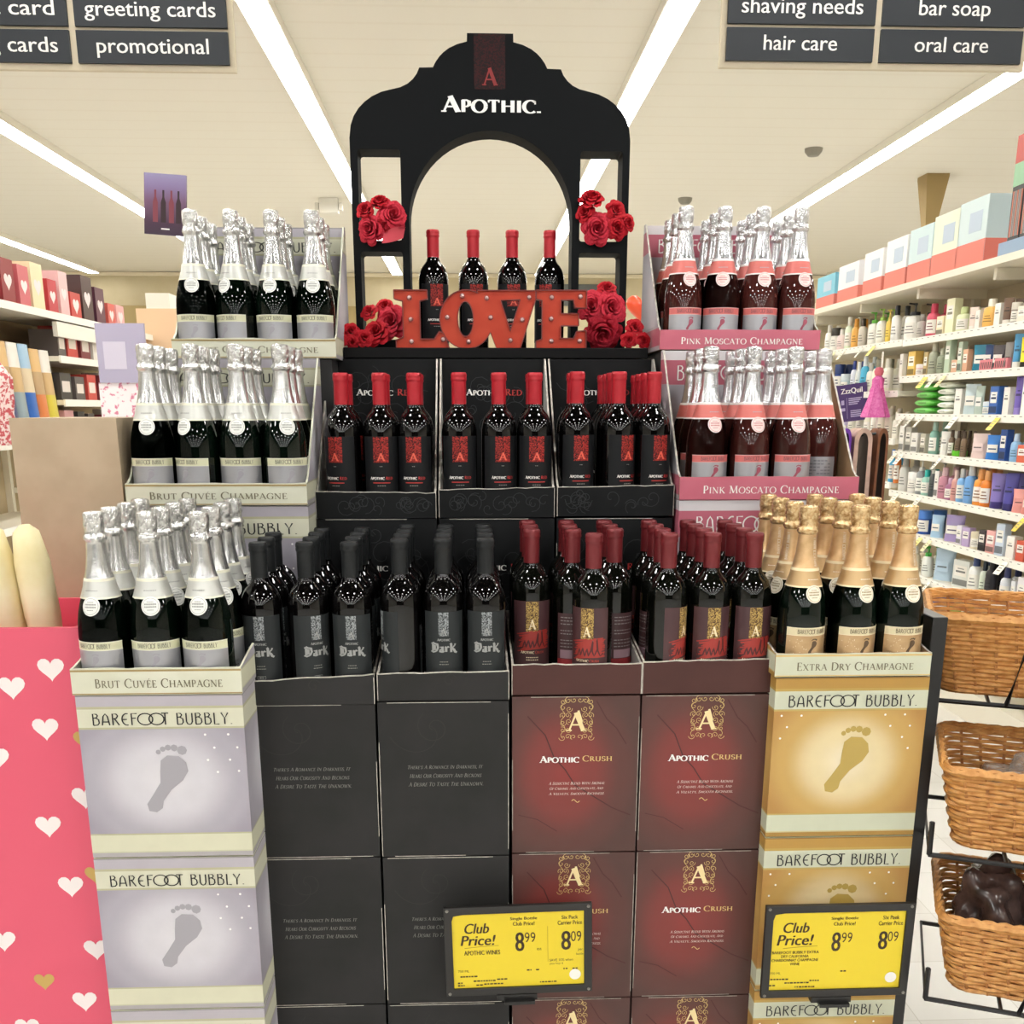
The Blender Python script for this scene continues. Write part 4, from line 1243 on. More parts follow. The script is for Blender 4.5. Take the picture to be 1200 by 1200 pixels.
# plinths hidden under the stacks
def plinth(name, x0, x1, y0, y1, z1):
    b = MB(); b.box(x0, x1, y0, y1, 0, z1); struct(b.build(name, M('plinth_black', '262626', .7)))
plinth('plinth_1', -.70, -.405, 1.77, 2.10, .17)
plinth('plinth_2', -.435, .58, 1.885, 2.19, .092)
plinth('plinth_3', .575, .86, 1.85, 2.16, .117)
plinth('plinth_4', -.685, -.34, 2.14, 2.4, 1.085)
plinth('plinth_5', -.325, .435, 2.24, 2.55, 1.045)
plinth('plinth_6', .45, .825, 2.21, 2.47, 1.085)
plinth('plinth_7', -.65, -.31, 2.44, 2.70, 1.71)
plinth('plinth_8', .45, .815, 2.50, 2.76, 1.732)
plinth('plinth_9', -.30, .42, 2.57, 2.98, 1.715)

# full cartons below
for k, (z0, z1) in enumerate(((.806, 1.114), (.49, .803), (.17, .487))):
    carton('silver cream brut carton with a grey footprint, %s below the low brut case' % ['first', 'second', 'third'][k], 'brut', -.698, -.407, 1.762, 2.11, z0, z1, k)
for k, (z0, z1) in enumerate(((.748, 1.064), (.42, .745), (.092, .417))):
    o = ['top', 'middle', 'bottom'][k]
    carton('plain charcoal carton, %s of the left charcoal stack' % o, 'dark', -.438, -.185, 1.875, 2.2, z0, z1 - (.004 if k == 0 else 0), k)
    carton('plain charcoal carton, %s of the right charcoal stack' % o, 'dark', -.180, .069, 1.872, 2.2, z0, z1, k + 3)
    carton('maroon carton printed Apothic Crush, %s of the left maroon stack' % o, 'crush', .076, .322, 1.88, 2.2, z0, z1 + (.006 if k == 0 else 0), k + 6)
    carton('maroon carton printed Apothic Crush, %s of the right maroon stack' % o, 'crush', .326, .578, 1.88, 2.2, z0, z1 + (.006 if k == 0 else 0), k + 9)
for k, (z0, z1) in enumerate(((.79, 1.112), (.453, .787), (.117, .45))):
    carton('gold extra dry carton with a gold footprint, %s below the gold bottles' % ['first', 'second', 'third'][k], 'gold', .572, .866, 1.842, 2.17, z0, z1, k)
carton('silver cream brut carton behind the low brut bottles', 'brut', -.690, -.332, 2.132, 2.405, 1.085, 1.41)
for k, (x0, x1) in enumerate(((-.329, -.073), (-.067, .182), (.187, .440))):
    carton('black scroll-patterned carton under the %s case of red-capped wine' % ['left', 'middle', 'right'][k], 'red', x0, x1, 2.232, 2.555, 1.045, 1.372, k)
carton('pink moscato carton behind the maroon-capped wine', 'pink', .447, .83, 2.2, 2.475, 1.085, 1.412)

tray('low cream case lettered Brut Cuvee Champagne at the left front', 'brut', -.700, -.405, 1.758, .366, 1.116, .048, .10, 'BRUT CUV\u00c9E CHAMPAGNE', False)
tray('low charcoal case at the left, filled with black-capped wine', 'dark', -.436, -.184, 1.87, .33, 1.062, .052, .10, None, False, .012)
tray('low charcoal case right of centre-left, beside the maroon case', 'dark', -.179, .070, 1.87, .33, 1.068, .055, .10, None, False, .004)
tray('low maroon case left of the other maroon case', 'crush', .075, .3235, 1.878, .33, 1.0745, .060, .10, None, False)
tray('low maroon case beside the gold bottles', 'crush', .3245, .580, 1.878, .33, 1.0745, .065, .10, None, False, .004)
tray('low sage case lettered Extra Dry Champagne', 'gold', .567, .863, 1.838, .359, 1.115, .045, .10, 'EXTRA DRY CHAMPAGNE', False)
tray('middle cream case lettered Brut Cuvee Champagne', 'brut', -.696, -.332, 2.128, .278, 1.412, .044, .298, 'BRUT CUV\u00c9E CHAMPAGNE')
tray('black scroll case of red-capped wine, left of three', 'red', -.331, -.073, 2.23, .325, 1.374, .056, .342, None, True, -.004)
tray('black scroll case of red-capped wine, middle of three', 'red', -.068, .182, 2.23, .325, 1.375, .062, .341, None, True, .004)
tray('black scroll case of red-capped wine, right of three', 'red', .187, .441, 2.23, .325, 1.377, .064, .339, None, True, .004)
tray('middle pink case lettered Pink Moscato Champagne', 'pink', .446, .832, 2.198, .278, 1.414, .048, .318, 'PINK MOSCATO CHAMPAGNE')
tray('topmost cream case lettered Brut Cuvee Champagne', 'brut', -.662, -.298, 2.43, .28, 1.712, .042, .315, 'BRUT CUV\u00c9E CHAMPAGNE')
tray('topmost pink case lettered Pink Moscato Champagne', 'pink', .4425, .818, 2.48, .28, 1.735, .044, .31, 'PINK MOSCATO CHAMPAGNE')

# ------------------------------------------------------------------ bottles
GLASS_DARK = M('wine_glass_dark', '050404', 0.015, 0.0, IOR=1.52)
GLASS_OLIVE = M('wine_glass_olive', '070805', 0.015, 0.0, IOR=1.52)
GLASS_GREEN = M('champagne_glass_green', '050f08', 0.015, 0.0, IOR=1.52)
def pink_glass():
    m = M('rose_wine_glass', '46201c', 0.015, 0.0, IOR=1.52)
    return m
GLASS_PINK = pink_glass()
W_PROF = [(0, .005), (.028, .003), (.033, 0), (.0365, .003), (.038, .009), (.038, .170), (.0377, .1785), (.0366, .1875), (.0345, .1965), (.0312, .2045), (.0268, .2115), (.0218, .2172), (.0178, .2225), (.0156, .2295), (.0146, .238), (.0143, .27), (.0143, .294), (0, .294)]
C_PROF = [(0, .007), (.028, .004), (.036, 0), (.0415, .003), (.044, .010), (.044, .096), (.0436, .108), (.0426, .122), (.0402, .137), (.0365, .152), (.0316, .167), (.0267, .183), (.022, .201), (.0185, .219), (.0163, .238), (.0150, .258), (.0150, .30), (0, .30)]
def rad_at(prof, z):
    pts = [p for p in prof[2:]]
    for (ra, za), (rb, zb) in zip(pts, pts[1:]):
        if za <= z <= zb and zb > za:
            return ra + (rb - ra) * (z - za) / (zb - za)
    return pts[-1][0]
def on_cyl(R, phi0=0.0):
    return lambda x, z: (R * math.sin(phi0 + x / R), -R * math.cos(phi0 + x / R), z)

BLACKLETTER = [  # broad-pen strokes spelling Dark
    [(0, .92), (.18, 1.05), (.3, .9)], [(.14, .9), (.14, .12)], [(.0, .12), (.16, -.02), (.42, .1)], [(.2, .95), (.5, .9), (.56, .5), (.42, .1)], [(.3, .8), (.3, .2)],
    [(.72, .55), (.9, .62), (.92, .1), (1.0, .0)], [(.9, .36), (.72, .28), (.72, .08), (.88, .04)],
    [(1.08, .6), (1.18, .55), (1.18, .04)], [(1.18, .5), (1.34, .62), (1.38, .5)],
    [(1.5, .98), (1.58, .9), (1.58, -.02)], [(1.6, .36), (1.86, .7), (1.92, .9)], [(1.66, .4), (1.8, .25), (1.9, -.02), (2.06, -.12)]]
def pen(dx, dy):
    return .05 + .12 * abs(dx * .7 + dy * -.7) + .05

def label_small(b, R, z, w, h, mat, n=1, gap=.004, seed=0):
    rng = random.Random(seed)
    for k in range(n):
        ww = w * rng.uniform(.8, 1)
        x = -ww / 2
        q = []
        while x < ww / 2:           # word-like dashes of tiny print
            l = rng.uniform(.0015, .004)
            q.append([(x, z - k * gap), (min(x + l, ww / 2), z - k * gap), (min(x + l, ww / 2), z - k * gap + h), (x, z - k * gap + h)])
            x += l + .0012
        b.print2d(q, on_cyl(R), mat)

def make_wine(kind):
    r = thing('wine_bottle', 'x', 'wine bottle')
    b = MB(); b.lathe(W_PROF, 32); b.build('bottle_glass', {'dark': GLASS_DARK, 'crush': GLASS_OLIVE, 'red': GLASS_DARK}[kind], r)
    cap = {'dark': M('capsule_black', '191b1c', .45, Specular_IOR_Level=.3), 'crush': M('capsule_maroon', '6e2226', .35, .25), 'red': M('capsule_red', 'b0202c', .33, .2)}[kind]
    b = MB(); b.lathe([(.0152, .224), (.0156, .236), (.0155, .276), (.0157, .279), (.0168, .2805), (.0170, .284), (.0164, .2865), (.0170, .2885), (.0168, .293), (.0150, .2962), (.013, .2955), (0, .2950)], 26)
    b.build('capsule', cap, r)
    R = .0384; Rp = R + .0004; R2 = R + .0007
    b = MB()
    if kind == 'dark':
        mats = [M('label_charcoal', '282b2c', .5, Specular_IOR_Level=.25), filigree('filigree_silver', '94989a', '35393a'), M('blackletter_grey', '929391', .5), TXT_DIM]
        b.arc(R, .026, .164, -1.15, 1.15, 20)
        b.arc(Rp, .118, .163, -.0095 / R, .0095 / R, 4, 1)
        t, _ = roman('A', .2); b.print2d(fit(t, -.006, .0062, .119, .134), on_cyl(R2), 2)
        t, _ = roman('APOTHIC', .24, .9); b.print2d(fit(t, -.0125, .0125, .1085, .1135), on_cyl(R2), 2)
        q = [p for s in BLACKLETTER for p in ribbon(s, pen)]
        b.print2d(fit(q, -.0265, .0275, .084, .107), on_cyl(R2), 2)
        label_small(b, R2, .068, .018, .0016, 3, 2, .005, 4)
        b.print2d(ribbon([(-.0075, .044), (.0075, .044), (.0075, .0495), (-.0075, .0495), (-.0075, .044)], .0008, .004), on_cyl(R2), 2)
        label_small(b, R2, .0458, .010, .0018, 2, 1, .005, 8)
    elif kind == 'crush':
        mats = [mottled('label_maroon', '42272a', '4d3030', 10, .5), filigree('filigree_gold', 'b99b5a', '4c3426'), M('brush_red', '9c3028', .5), M('brush_dark', '4e1c1c', .5), M('label_cream_ink', 'ead9b4', .5), M('label_red_ink', 'c04634', .5)]
        b.arc(R, .026, .160, -1.12, 1.12, 20)
        b.arc(Rp, .100, .159, -.0125 / R, .0125 / R, 5, 1)
        t, _ = roman('A', .2); b.print2d(fit(t, -.0075, .0075, .104, .124), on_cyl(R2), 4)
        # loose red brush patch with a dark script word over it
        rng = random.Random(4)
        q = []
        for k in range(26):
            z = .0635 + .037 * k / 26
            x0 = -.034 + .012 * rng.random() + .004 * (k % 3); x1 = .038 - .010 * rng.random()
            q += ribbon([(x0, z - .004), (0, z + .0015), (x1, z + .003)], .0022, .006)
        b.print2d(q, on_cyl(Rp), 2)
        w = [(-.022, .086), (-.027, .078), (-.024, .068), (-.016, .069), (-.012, .082), (-.010, .069), (-.006, .083), (-.003, .068), (.001, .082), (.003, .069), (.007, .079), (.010, .096), (.009, .078), (.012, .069), (.017, .081), (.016, .100), (.018, .078), (.022, .069), (.027, .074)]
        w = [(x * 1.22, .080 + (z - .080) * 1.12) for x, z in w]
        b.print2d(ribbon(w, lambda dx, dy: .0010 + .0019 * abs(dy), .004), on_cyl(R2), 3)
        t, _ = roman('APOTHIC', .24, .85); b.print2d(fit(t, -.024, .004, .0555, .0615), on_cyl(R2), 4)
        t, _ = roman('CRUSH', .18, .88); b.print2d(fit(t, .006, .024, .0555, .0612), on_cyl(R2), 5)
        label_small(b, R2, .047, .028, .0018, 4, 2, .005, 3)
    else:
        mats = [M('label_black', '161719', .5, Specular_IOR_Level=.2), filigree('filigree_red', 'a8322b', '2a1416'), PAPER, INK_RED, TXT_DIM, M('ink_bright_red', 'e2604a', .5)]
        b.arc(R, .026, .166, -1.15, 1.15, 20)
        b.arc(Rp, .112, .165, -.0165 / R, .0165 / R, 6, 1)
        t, _ = roman('A', .22); b.print2d(fit(t, -.0085, .0085, .115, .132), on_cyl(R2), 5)
        b.print2d(ribbon([(-.0085, .115), (0, .132), (.0085, .115)], .0012), on_cyl(R2 + .0003), 5)
        label_small(b, R2, .103, .008, .0016, 4, 1, .005, 4)
        t, _ = roman('APOTHIC', .26, .88); b.print2d(fit(t, -.0255, .0065, .076, .0825), on_cyl(R2), 2)
        t, _ = roman('RED', .2, .9); b.print2d(fit(t, .0095, .0245, .076, .0825), on_cyl(R2), 3)
        b.print2d([[(-.019 + .002 * i, .0685), (-.0172 + .002 * i, .0685), (-.0172 + .002 * i, .0705), (-.019 + .002 * i, .0705)] for i in range(19)], on_cyl(R2), 3)
        label_small(b, R2, .0625, .020, .0016, 4, 1, .005, 5)
    b.build('front_label', mats, r)
    if kind != 'red':
        b = MB(); b.arc(R, .03, .135, PI - .72, PI + .72, 12)
        def bk(x, z): return on_cyl(R2, PI)(x, z)
        rng = random.Random(2)
        for k in range(10):
            x = -.021
            z = .126 - .0065 * k
            if k in (3, 6): continue
            while x < .02:
                l = rng.uniform(.003, .007)
                b.print2d([[(x, z), (min(x + l, .021), z), (min(x + l, .021), z + .0018), (x, z + .0018)]], bk, 1)
                x += l + .0015
        if kind == 'crush':
            b.print2d([[(x, .045), (x + .007, .045), (x + .007, .062), (x, .062)] for x in (-.021, -.014, -.007, 0, .007, .014)], bk, 2)
            b.print2d([[(x, .031), (x + .009, .031), (x + .009, .044), (x, .044)] for x in (-.027, -.018, -.009, 0, .009, .018)], bk, 3)
        else:
            b.print2d([[(-.004, .05), (.002, .05), (.002, .075), (-.004, .075)]], bk, 2)
        b.build('back_label', [mats[0], M('back_print', '8d8583', .5), M('back_pink', 'a08088', .5), M('back_red', '9c2c30', .5)], r)
    return r

def make_sparkling(kind):
    r = thing('champagne_bottle', 'x', 'champagne bottle')
    b = MB(); b.lathe(C_PROF, 36); b.build('bottle_glass', GLASS_PINK if kind == 'pink' else GLASS_GREEN, r)
    foil = {'brut': mottled('foil_silver', 'c6c6c4', 'dadad7', 60, .27, .88), 'gold': mottled('foil_gold', 'cfa878', 'dcb98a', 60, .32, .6), 'pink': mottled('foil_platinum', 'cbcbcc', 'e0e0e1', 60, .27, .85)}[kind]
    band = {'brut': M('foil_collar_silver', 'c9c9c2', .35, .5), 'gold': M('foil_collar_gold', 'c2a274', .35, .5), 'pink': M('foil_collar_coral', 'd07068', .4, .1)}[kind]
    trim = {'brut': M('foil_trim_cream', 'e2dfca', .4), 'gold': M('foil_trim_gold', 'ead9b2', .4), 'pink': M('foil_trim_white', 'ece4e0', .4)}[kind]
    rng = random.Random({'brut': 1, 'gold': 2, 'pink': 3}[kind])
    crump = {'brut': mottled('foil_crumple_silver', 'b4b4b2', 'f2f2ee', 170, .22, .8, .8, .003), 'gold': mottled('foil_crumple_gold', 'b58d58', 'ecd0a0', 170, .26, .7, .8, .003), 'pink': mottled('foil_crumple_platinum', 'bababb', 'f4f4f4', 170, .22, .8, .8, .003)}[kind]
    zs = [.1615, .164, .1645, .172, .182, .191, .1935, .196, .2, .209, .220, .232, .245, .254]
    prof, mats = [], []
    for z in zs:
        rr = rad_at(C_PROF, z) + .0011
        if .191 <= z <= .196: rr += .0006
        prof.append((rr, z))
    prof += [(.0162, .2575), (.0176, .2595), (.0190, .262), (.0194, .2645), (.0188, .267), (.0172, .2695), (.0158, .272), (.0155, .275), (.0158, .279), (.0164, .282), (.0172, .2845), (.0170, .288), (.0169, .293), (.0172, .298), (.0172, .303), (.0166, .3070), (.0140, .3090), (.008, .3102), (0, .3108)]
    n0 = len(zs)
    for k in range(len(prof) - 1):
        z = (prof[k][1] + prof[k + 1][1]) / 2
        mats.append(2 if z < .1644 else (1 if z < .1912 else (2 if z < .196 else (0 if z < .2565 else 4))))
    b.lathe(prof, 40, mats, jit=lambda k, i: (rng.uniform(-.055, .055) if n0 < k < n0 + 14 else (.02 * math.sin(i * 1.7) if k == 0 else 0)))
    # tiny lettering running up the neck
    tt, _ = deco('BAREFOOT BUBBLY', .11)
    def up(x, z):        # x along the height, z across
        rr = rad_at(C_PROF, x) + .0020
        return (rr * math.sin(-z / rr + .30), -rr * math.cos(-z / rr + .30), x)
    b.print2d(fit(tt, .200, .252, -.0028, .0028), up, 3)
    label_small(b, rad_at(C_PROF, .177) + .0032, .1755, .022, .0016, 3, 1)
    b.build('foil', [foil, band, trim, {'brut': M('foil_text_grey', '8e8e8a', .5), 'gold': M('foil_text_white', 'f2e8d2', .5), 'pink': M('foil_text_silver', 'a9a9ac', .5)}[kind], crump], r)
    # round neck medallion lying on the shoulder
    b = MB()
    zc, rm = .1500, .0162
    def onsh(x, z):
        rr = rad_at(C_PROF, z) + .0016
        return (rr * math.sin(x / rr), -rr * math.cos(x / rr), z)
    def onsh2(x, z):
        rr = rad_at(C_PROF, z) + .0021
        return (rr * math.sin(x / rr), -rr * math.cos(x / rr), z)
    rings = [[(rm * q * math.cos(t), zc + rm * q * math.sin(t)) for t in [2 * PI * i / 24 for i in range(24)]] for q in (.02, .4, .75, 1.0)]
    for p, q in zip(rings, rings[1:]):
        for i in range(24):
            j = (i + 1) % 24
            b.face([onsh(*p[i]), onsh(*p[j]), onsh(*q[j]), onsh(*q[i])], 0)
    b.print2d(ribbon(circ(0, zc, rm * .84, rm * .84, n=24), .0006), onsh2, 1)
    for k, (dz, w) in enumerate(((.0065, .012), (.002, .021), (-.0025, .021), (-.007, .012))):
        x = -w / 2
        while x < w / 2 - .001:
            b.print2d([[(x, zc + dz), (x + .0016, zc + dz), (x + .0016, zc + dz + (.0026 if k in (1, 2) else .0014)), (x, zc + dz + (.0026 if k in (1, 2) else .0014))]], onsh2, 1); x += .0023
    b.build('neck_medallion', [M('medal_' + kind, {'brut': 'ecece6', 'gold': 'f0e8d4', 'pink': 'f2dcd8'}[kind], .45), M('medal_ink_' + kind, {'brut': '8d8d88', 'gold': '9c8456', 'pink': 'c47878'}[kind], .5)], r)
    R = .0444; Rp, R2 = R + .0004, R + .0007
    lab = {'brut': mottled('label_pearl', 'a0a0a4', 'b0b0b4', 6, .34, .55), 'gold': mottled('label_gold', 'b8976c', 'c9a97e', 40, .38, .35), 'pink': mottled('label_silver', 'a9a9ae', 'b9b9be', 6, .34, .55)}[kind]
    top = {'brut': M('label_band_cream', 'd6d5b4', .45), 'gold': M('label_band_sand', 'ddd2ac', .45), 'pink': M('label_band_coral', 'd6706c', .45)}[kind]
    b = MB()
    b.arc(R, .012, .073, -1.15, 1.15, 20)
    b.arc(R, .073, .088, -1.15, 1.15, 20, 1)
    b.arc(Rp, .0868, .088, -1.15, 1.15, 20, 2); b.arc(Rp, .0726, .0735, -1.15, 1.15, 20, 2)
    tt, _ = deco('BAREFOOT BUBBLY', .11)
    b.print2d(fit(tt, -.030, .030, .0762, .0850), on_cyl(R2), 3)
    b.print2d(foot(0, .053, .030), on_cyl(R2), 4)
    tt, _ = roman({'brut': 'BRUT CUV\u00c9E', 'gold': 'EXTRA DRY', 'pink': 'PINK MOSCATO'}[kind], .14, .85)
    b.print2d(fit(tt, -.017, .017, .028, .0325), on_cyl(R2), 3)
    label_small(b, R2, .021, .032, .0022, 3, 1)
    if kind == 'gold':
        rng2 = random.Random(3)
        for k in range(22):
            x, z = rng2.uniform(-.044, -.012), rng2.uniform(.03, .068)
            b.print2d([[(x + q[0], z + q[1]) for q in circ(0, 0, .0007, .0007, n=5)[:-1]]], on_cyl(R2), 2)
    b.build('front_label', [lab, top, {'brut': M('label_line_pale', 'e6e4d2', .5), 'gold': M('label_line_gold', 'efe2c2', .5), 'pink': M('label_line_rose', 'e8b8b4', .5)}[kind], {'brut': M('label_text_grey', '5c5b52', .5), 'gold': M('label_text_brown', '54422c', .5), 'pink': M('label_text_plum', '7a5058', .5)}[kind], {'brut': FOOT_GREY, 'gold': M('foot_brown', '5a4630', .5), 'pink': FOOT_PINK}[kind]], r)
    if kind == 'pink':
        b = MB(); b.arc(R, .012, .08, PI - .75, PI + .75, 12); 
        for k in range(7):
            b.print2d([[(-.026 + .008 * i, .07 - .007 * k), (-.0195 + .008 * i, .07 - .007 * k), (-.0195 + .008 * i, .073 - .007 * k), (-.026 + .008 * i, .073 - .007 * k)] for i in range(6) if (i + k) % 5], on_cyl(R2, PI), 1)
        b.build('back_label', [lab, M('back_print_grey', '86868c', .5)], r)
    return r

_protos = {}
ROWW = ['front', 'second', 'third', 'back']
def place_bottle(kind, x, y, z, turn, label, group):
    if kind not in _protos:
        o = make_sparkling(kind) if kind in ('brut', 'gold', 'pink') else make_wine(kind)
        _protos[kind] = o
    else:
        o = dup(_protos[kind], (0, 0, 0))
    o.location = (x, y, z); o.rotation_euler = (0, 0, rad(turn))
    tag(o, label, None, group)

def fill(kind, what, where, group, y0, pitch, z, fronts, rows, skip=(), turns=None, jitter=.003, seed=0, spread=.085):
    """rows of bottles behind the front row; fronts = [(x, turn), ...]"""
    rng = random.Random(seed)
    for row in range(rows):
        for c, (x, turn) in enumerate(fronts):
            if (row, c) in skip:
                continue
            if row:
                turn = (turns or {}).get((row, c), rng.uniform(-40, 40))
            n = len(fronts)
            col = (['left', 'middle', 'right'] if n == 3 else ['leftmost', 'second', 'third', 'rightmost'])[c]
            place_bottle(kind, x + (rng.uniform(-jitter, jitter) if row else 0), y0 + pitch * row + (rng.uniform(-jitter, jitter) if row else 0), z, turn,
                         '%s, %s bottle of the %s row in the %s' % (what, col, ROWW[row], where), group)

fill('brut', 'silver-foil champagne', 'low cream case at left front', 'silver champagne bottles, low cream case', 1.809, .0883, 1.121, [(-.651, -10), (-.5605, 8), (-.4705, -5)], 4, turns={(1, 2): 35, (2, 2): 30, (1, 1): 40, (3, 2): 60}, seed=1, jitter=.0008)
fill('dark', 'black-capped wine', 'left low charcoal case', 'black-capped wine in the left charcoal case', 1.914, .0785, 1.067, [(-.394, 0), (-.308, 30), (-.2255, 2)], 4, seed=2, jitter=.001)
fill('dark', 'black-capped wine', 'right low charcoal case', 'black-capped wine in the right charcoal case', 1.914, .0785, 1.0725, [(-.133, -72), (-.0525, 0), (.027, 2)], 4, seed=3, jitter=.001, turns={(1, 0): 150, (1, 1): 100})
fill('crush', 'maroon-capped wine', 'left low maroon case', 'maroon-capped wine in the left maroon case', 1.922, .0785, 1.0795, [(.1195, 0), (.2, 0), (.2815, 0)], 4, skip={(0, 0), (0, 1), (0, 2)}, turns={(1, 0): 0, (1, 1): 172, (1, 2): 208}, seed=4, jitter=.001)
place_bottle('crush', .232, 1.923, 1.0795, -22, 'maroon-capped wine, lone bottle of the front row in the left low maroon case', 'maroon-capped wine in the left maroon case')
fill('crush', 'maroon-capped wine', 'right low maroon case', 'maroon-capped wine in the right maroon case', 1.922, .0785, 1.0795, [(.3745, 48), (.457, 3), (.5375, 2)], 4, seed=5, jitter=.001, turns={(1, 0): 120, (1, 1): 60})
fill('gold', 'gold-foil champagne', 'low sage case at right', 'gold champagne bottles', 1.8845, .0882, 1.12, [(.625, 14), (.7225, 16), (.8125, 12)], 4, turns={(1, 0): -60, (2, 0): -30}, seed=6, jitter=.0008)
fill('brut', 'silver-foil champagne', 'middle cream case', 'silver champagne bottles, middle cream case', 2.178, .0883, 1.417, [(-.6475, 2), (-.558, -26), (-.4685, 2), (-.3795, 20)], 3, turns={(1, 1): -70}, seed=7, jitter=.0008)
fill('brut', 'silver-foil champagne', 'topmost cream case', 'silver champagne bottles, topmost cream case', 2.48, .0883, 1.717, [(-.6135, 3), (-.5245, -28), (-.4355, -8), (-.3465, 2)], 3, seed=8, jitter=.0008)
fill('pink', 'rose champagne', 'middle pink case', 'rose champagne bottles, middle pink case', 2.248, .0885, 1.419, [(.511, 12), (.602, 14), (.692, 8), (.784, 0)], 3, skip={(0, 3)}, turns={(1, 3): 176}, seed=9, jitter=.0008)
fill('pink', 'rose champagne', 'topmost pink case', 'rose champagne bottles, topmost pink case', 2.529, .0885, 1.74, [(.502, 12), (.592, -10), (.681, 3), (.7695, 12)], 3, seed=10, jitter=.0008)
fill('red', 'red-capped wine', 'left scroll case', 'red-capped wine, left scroll case', 2.274, .0785, 1.379, [(-.272, -22), (-.19, 2), (-.117, -4)], 2, turns={(1, 0): 40, (1, 1): 10, (1, 2): 30}, seed=11)
fill('red', 'red-capped wine', 'middle scroll case', 'red-capped wine, middle scroll case', 2.274, .0785, 1.380, [(-.022, 2), (.063, 12), (.14, 5)], 2, skip={(1, 0), (1, 1)}, turns={(1, 2): -20}, seed=12)
fill('red', 'red-capped wine', 'right scroll case', 'red-capped wine, right scroll case', 2.274, .0785, 1.382, [(.231, 12), (.321, 30), (.397, 20)], 4, skip={(2, 0), (3, 0)}, seed=13, jitter=.002)

# ------------------------------------------------------------------ black arch on its platform
AX = .0585
b = MB(); b.box(-.296, .428, 2.552, 2.97, 1.718, 1.742)
tag(b.build('display_platform', M('platform_black', '0e0e0f', .5, Specular_IOR_Level=.12), bevel=.002), 'black board under the arch resting on the scroll cases', 'platform')

def arch():
    r = thing('display_arch', 'tall black arched stand lettered Apothic at the top of the display', 'display stand', (AX, 2.75, 1.742))
    zb = 1.742
    half = [(.055, 2.4645), (.0555, 2.4465), (.078, 2.441), (.098, 2.4325), (.112, 2.423), (.122, 2.4135), (.131, 2.402), (.137, 2.391), (.170, 2.390), (.176, 2.377), (.186, 2.365), (.199, 2.355), (.216, 2.3475), (.241, 2.342), (.262, 2.337), (.285, 2.327), (.303, 2.315), (.318, 2.301), (.330, 2.284), (.338, 2.264), (.342, 2.236), (.342, zb)]
    inner_r, cz = .202, 2.053
    arcpts = [(inner_r * math.cos(rad(a)), cz + inner_r * math.sin(rad(a))) for a in range(0, 181, 6)]
    ol = [(x, z - zb) for x, z in half] + [(inner_r, 0)] + [(x, z - zb) for x, z in arcpts] + [(-inner_r, 0)] + [(-x, z - zb) for x, z in half[::-1]]
    def rr(x0, x1, z0, z1, q=.006):
        pts = []
        for cx, cy, a in ((x1 - q, z1 - q, 0), (x0 + q, z1 - q, 90), (x0 + q, z0 + q, 180), (x1 - q, z0 + q, 270)):
            pts += [(cx + q * math.cos(rad(a + t)), cy + q * math.sin(rad(a + t)) - zb) for t in (0, 45, 90)]
        return pts
    holes = [rr(s * .2725 - .052, s * .2725 + .052, a, c) for s in (-1, 1) for a, c in ((1.772, 1.98), (2.006, 2.212))]
    b = MB(); b.extrude(ol, 0, .085, 0, 1, holes)
    b.build('arch_frame', [M('arch_black', '0c0e10', .5, Specular_IOR_Level=.10), M('arch_edge', '060607', .7, Specular_IOR_Level=.1)], r)
    b = MB(); fn = lambda x, z: (x, -.0009, z - zb); fn2 = lambda x, z: (x, -.0018, z - zb)
    b.face([(x, -.0009, z - zb) for x, z in ((-.039, 2.345), (.036, 2.345), (.036, 2.463), (-.039, 2.463))], 0)
    t, _ = roman('A', .2); b.print2d(fit(t, -.020, .018, 2.352, 2.392), fn2, 1)
    b.build('crest_print', [filigree('crest_maroon', '32090b', '130b0c', 190), M('crest_red', '7c1614', .5)], r)
    b = MB(); t, _ = roman('APOTHIC.', .25, .76, 0, .05); b.print2d(fit(t, -.119, .122, 2.293, 2.331), fn2, 0)
    b.build('lettering', M('lettering_white', 'efedea', .5), r)
    return r
arch()

for i, (x, tn) in enumerate(((-.088, 14), (.014, 12), (.113, 4), (.209, -20))):
    place_bottle('red', x, 2.80, 1.742, tn, 'red-capped wine standing under the black arch, %s of four' % ['leftmost', 'second from left', 'third from left', 'rightmost'][i], 'red-capped wine under the arch')

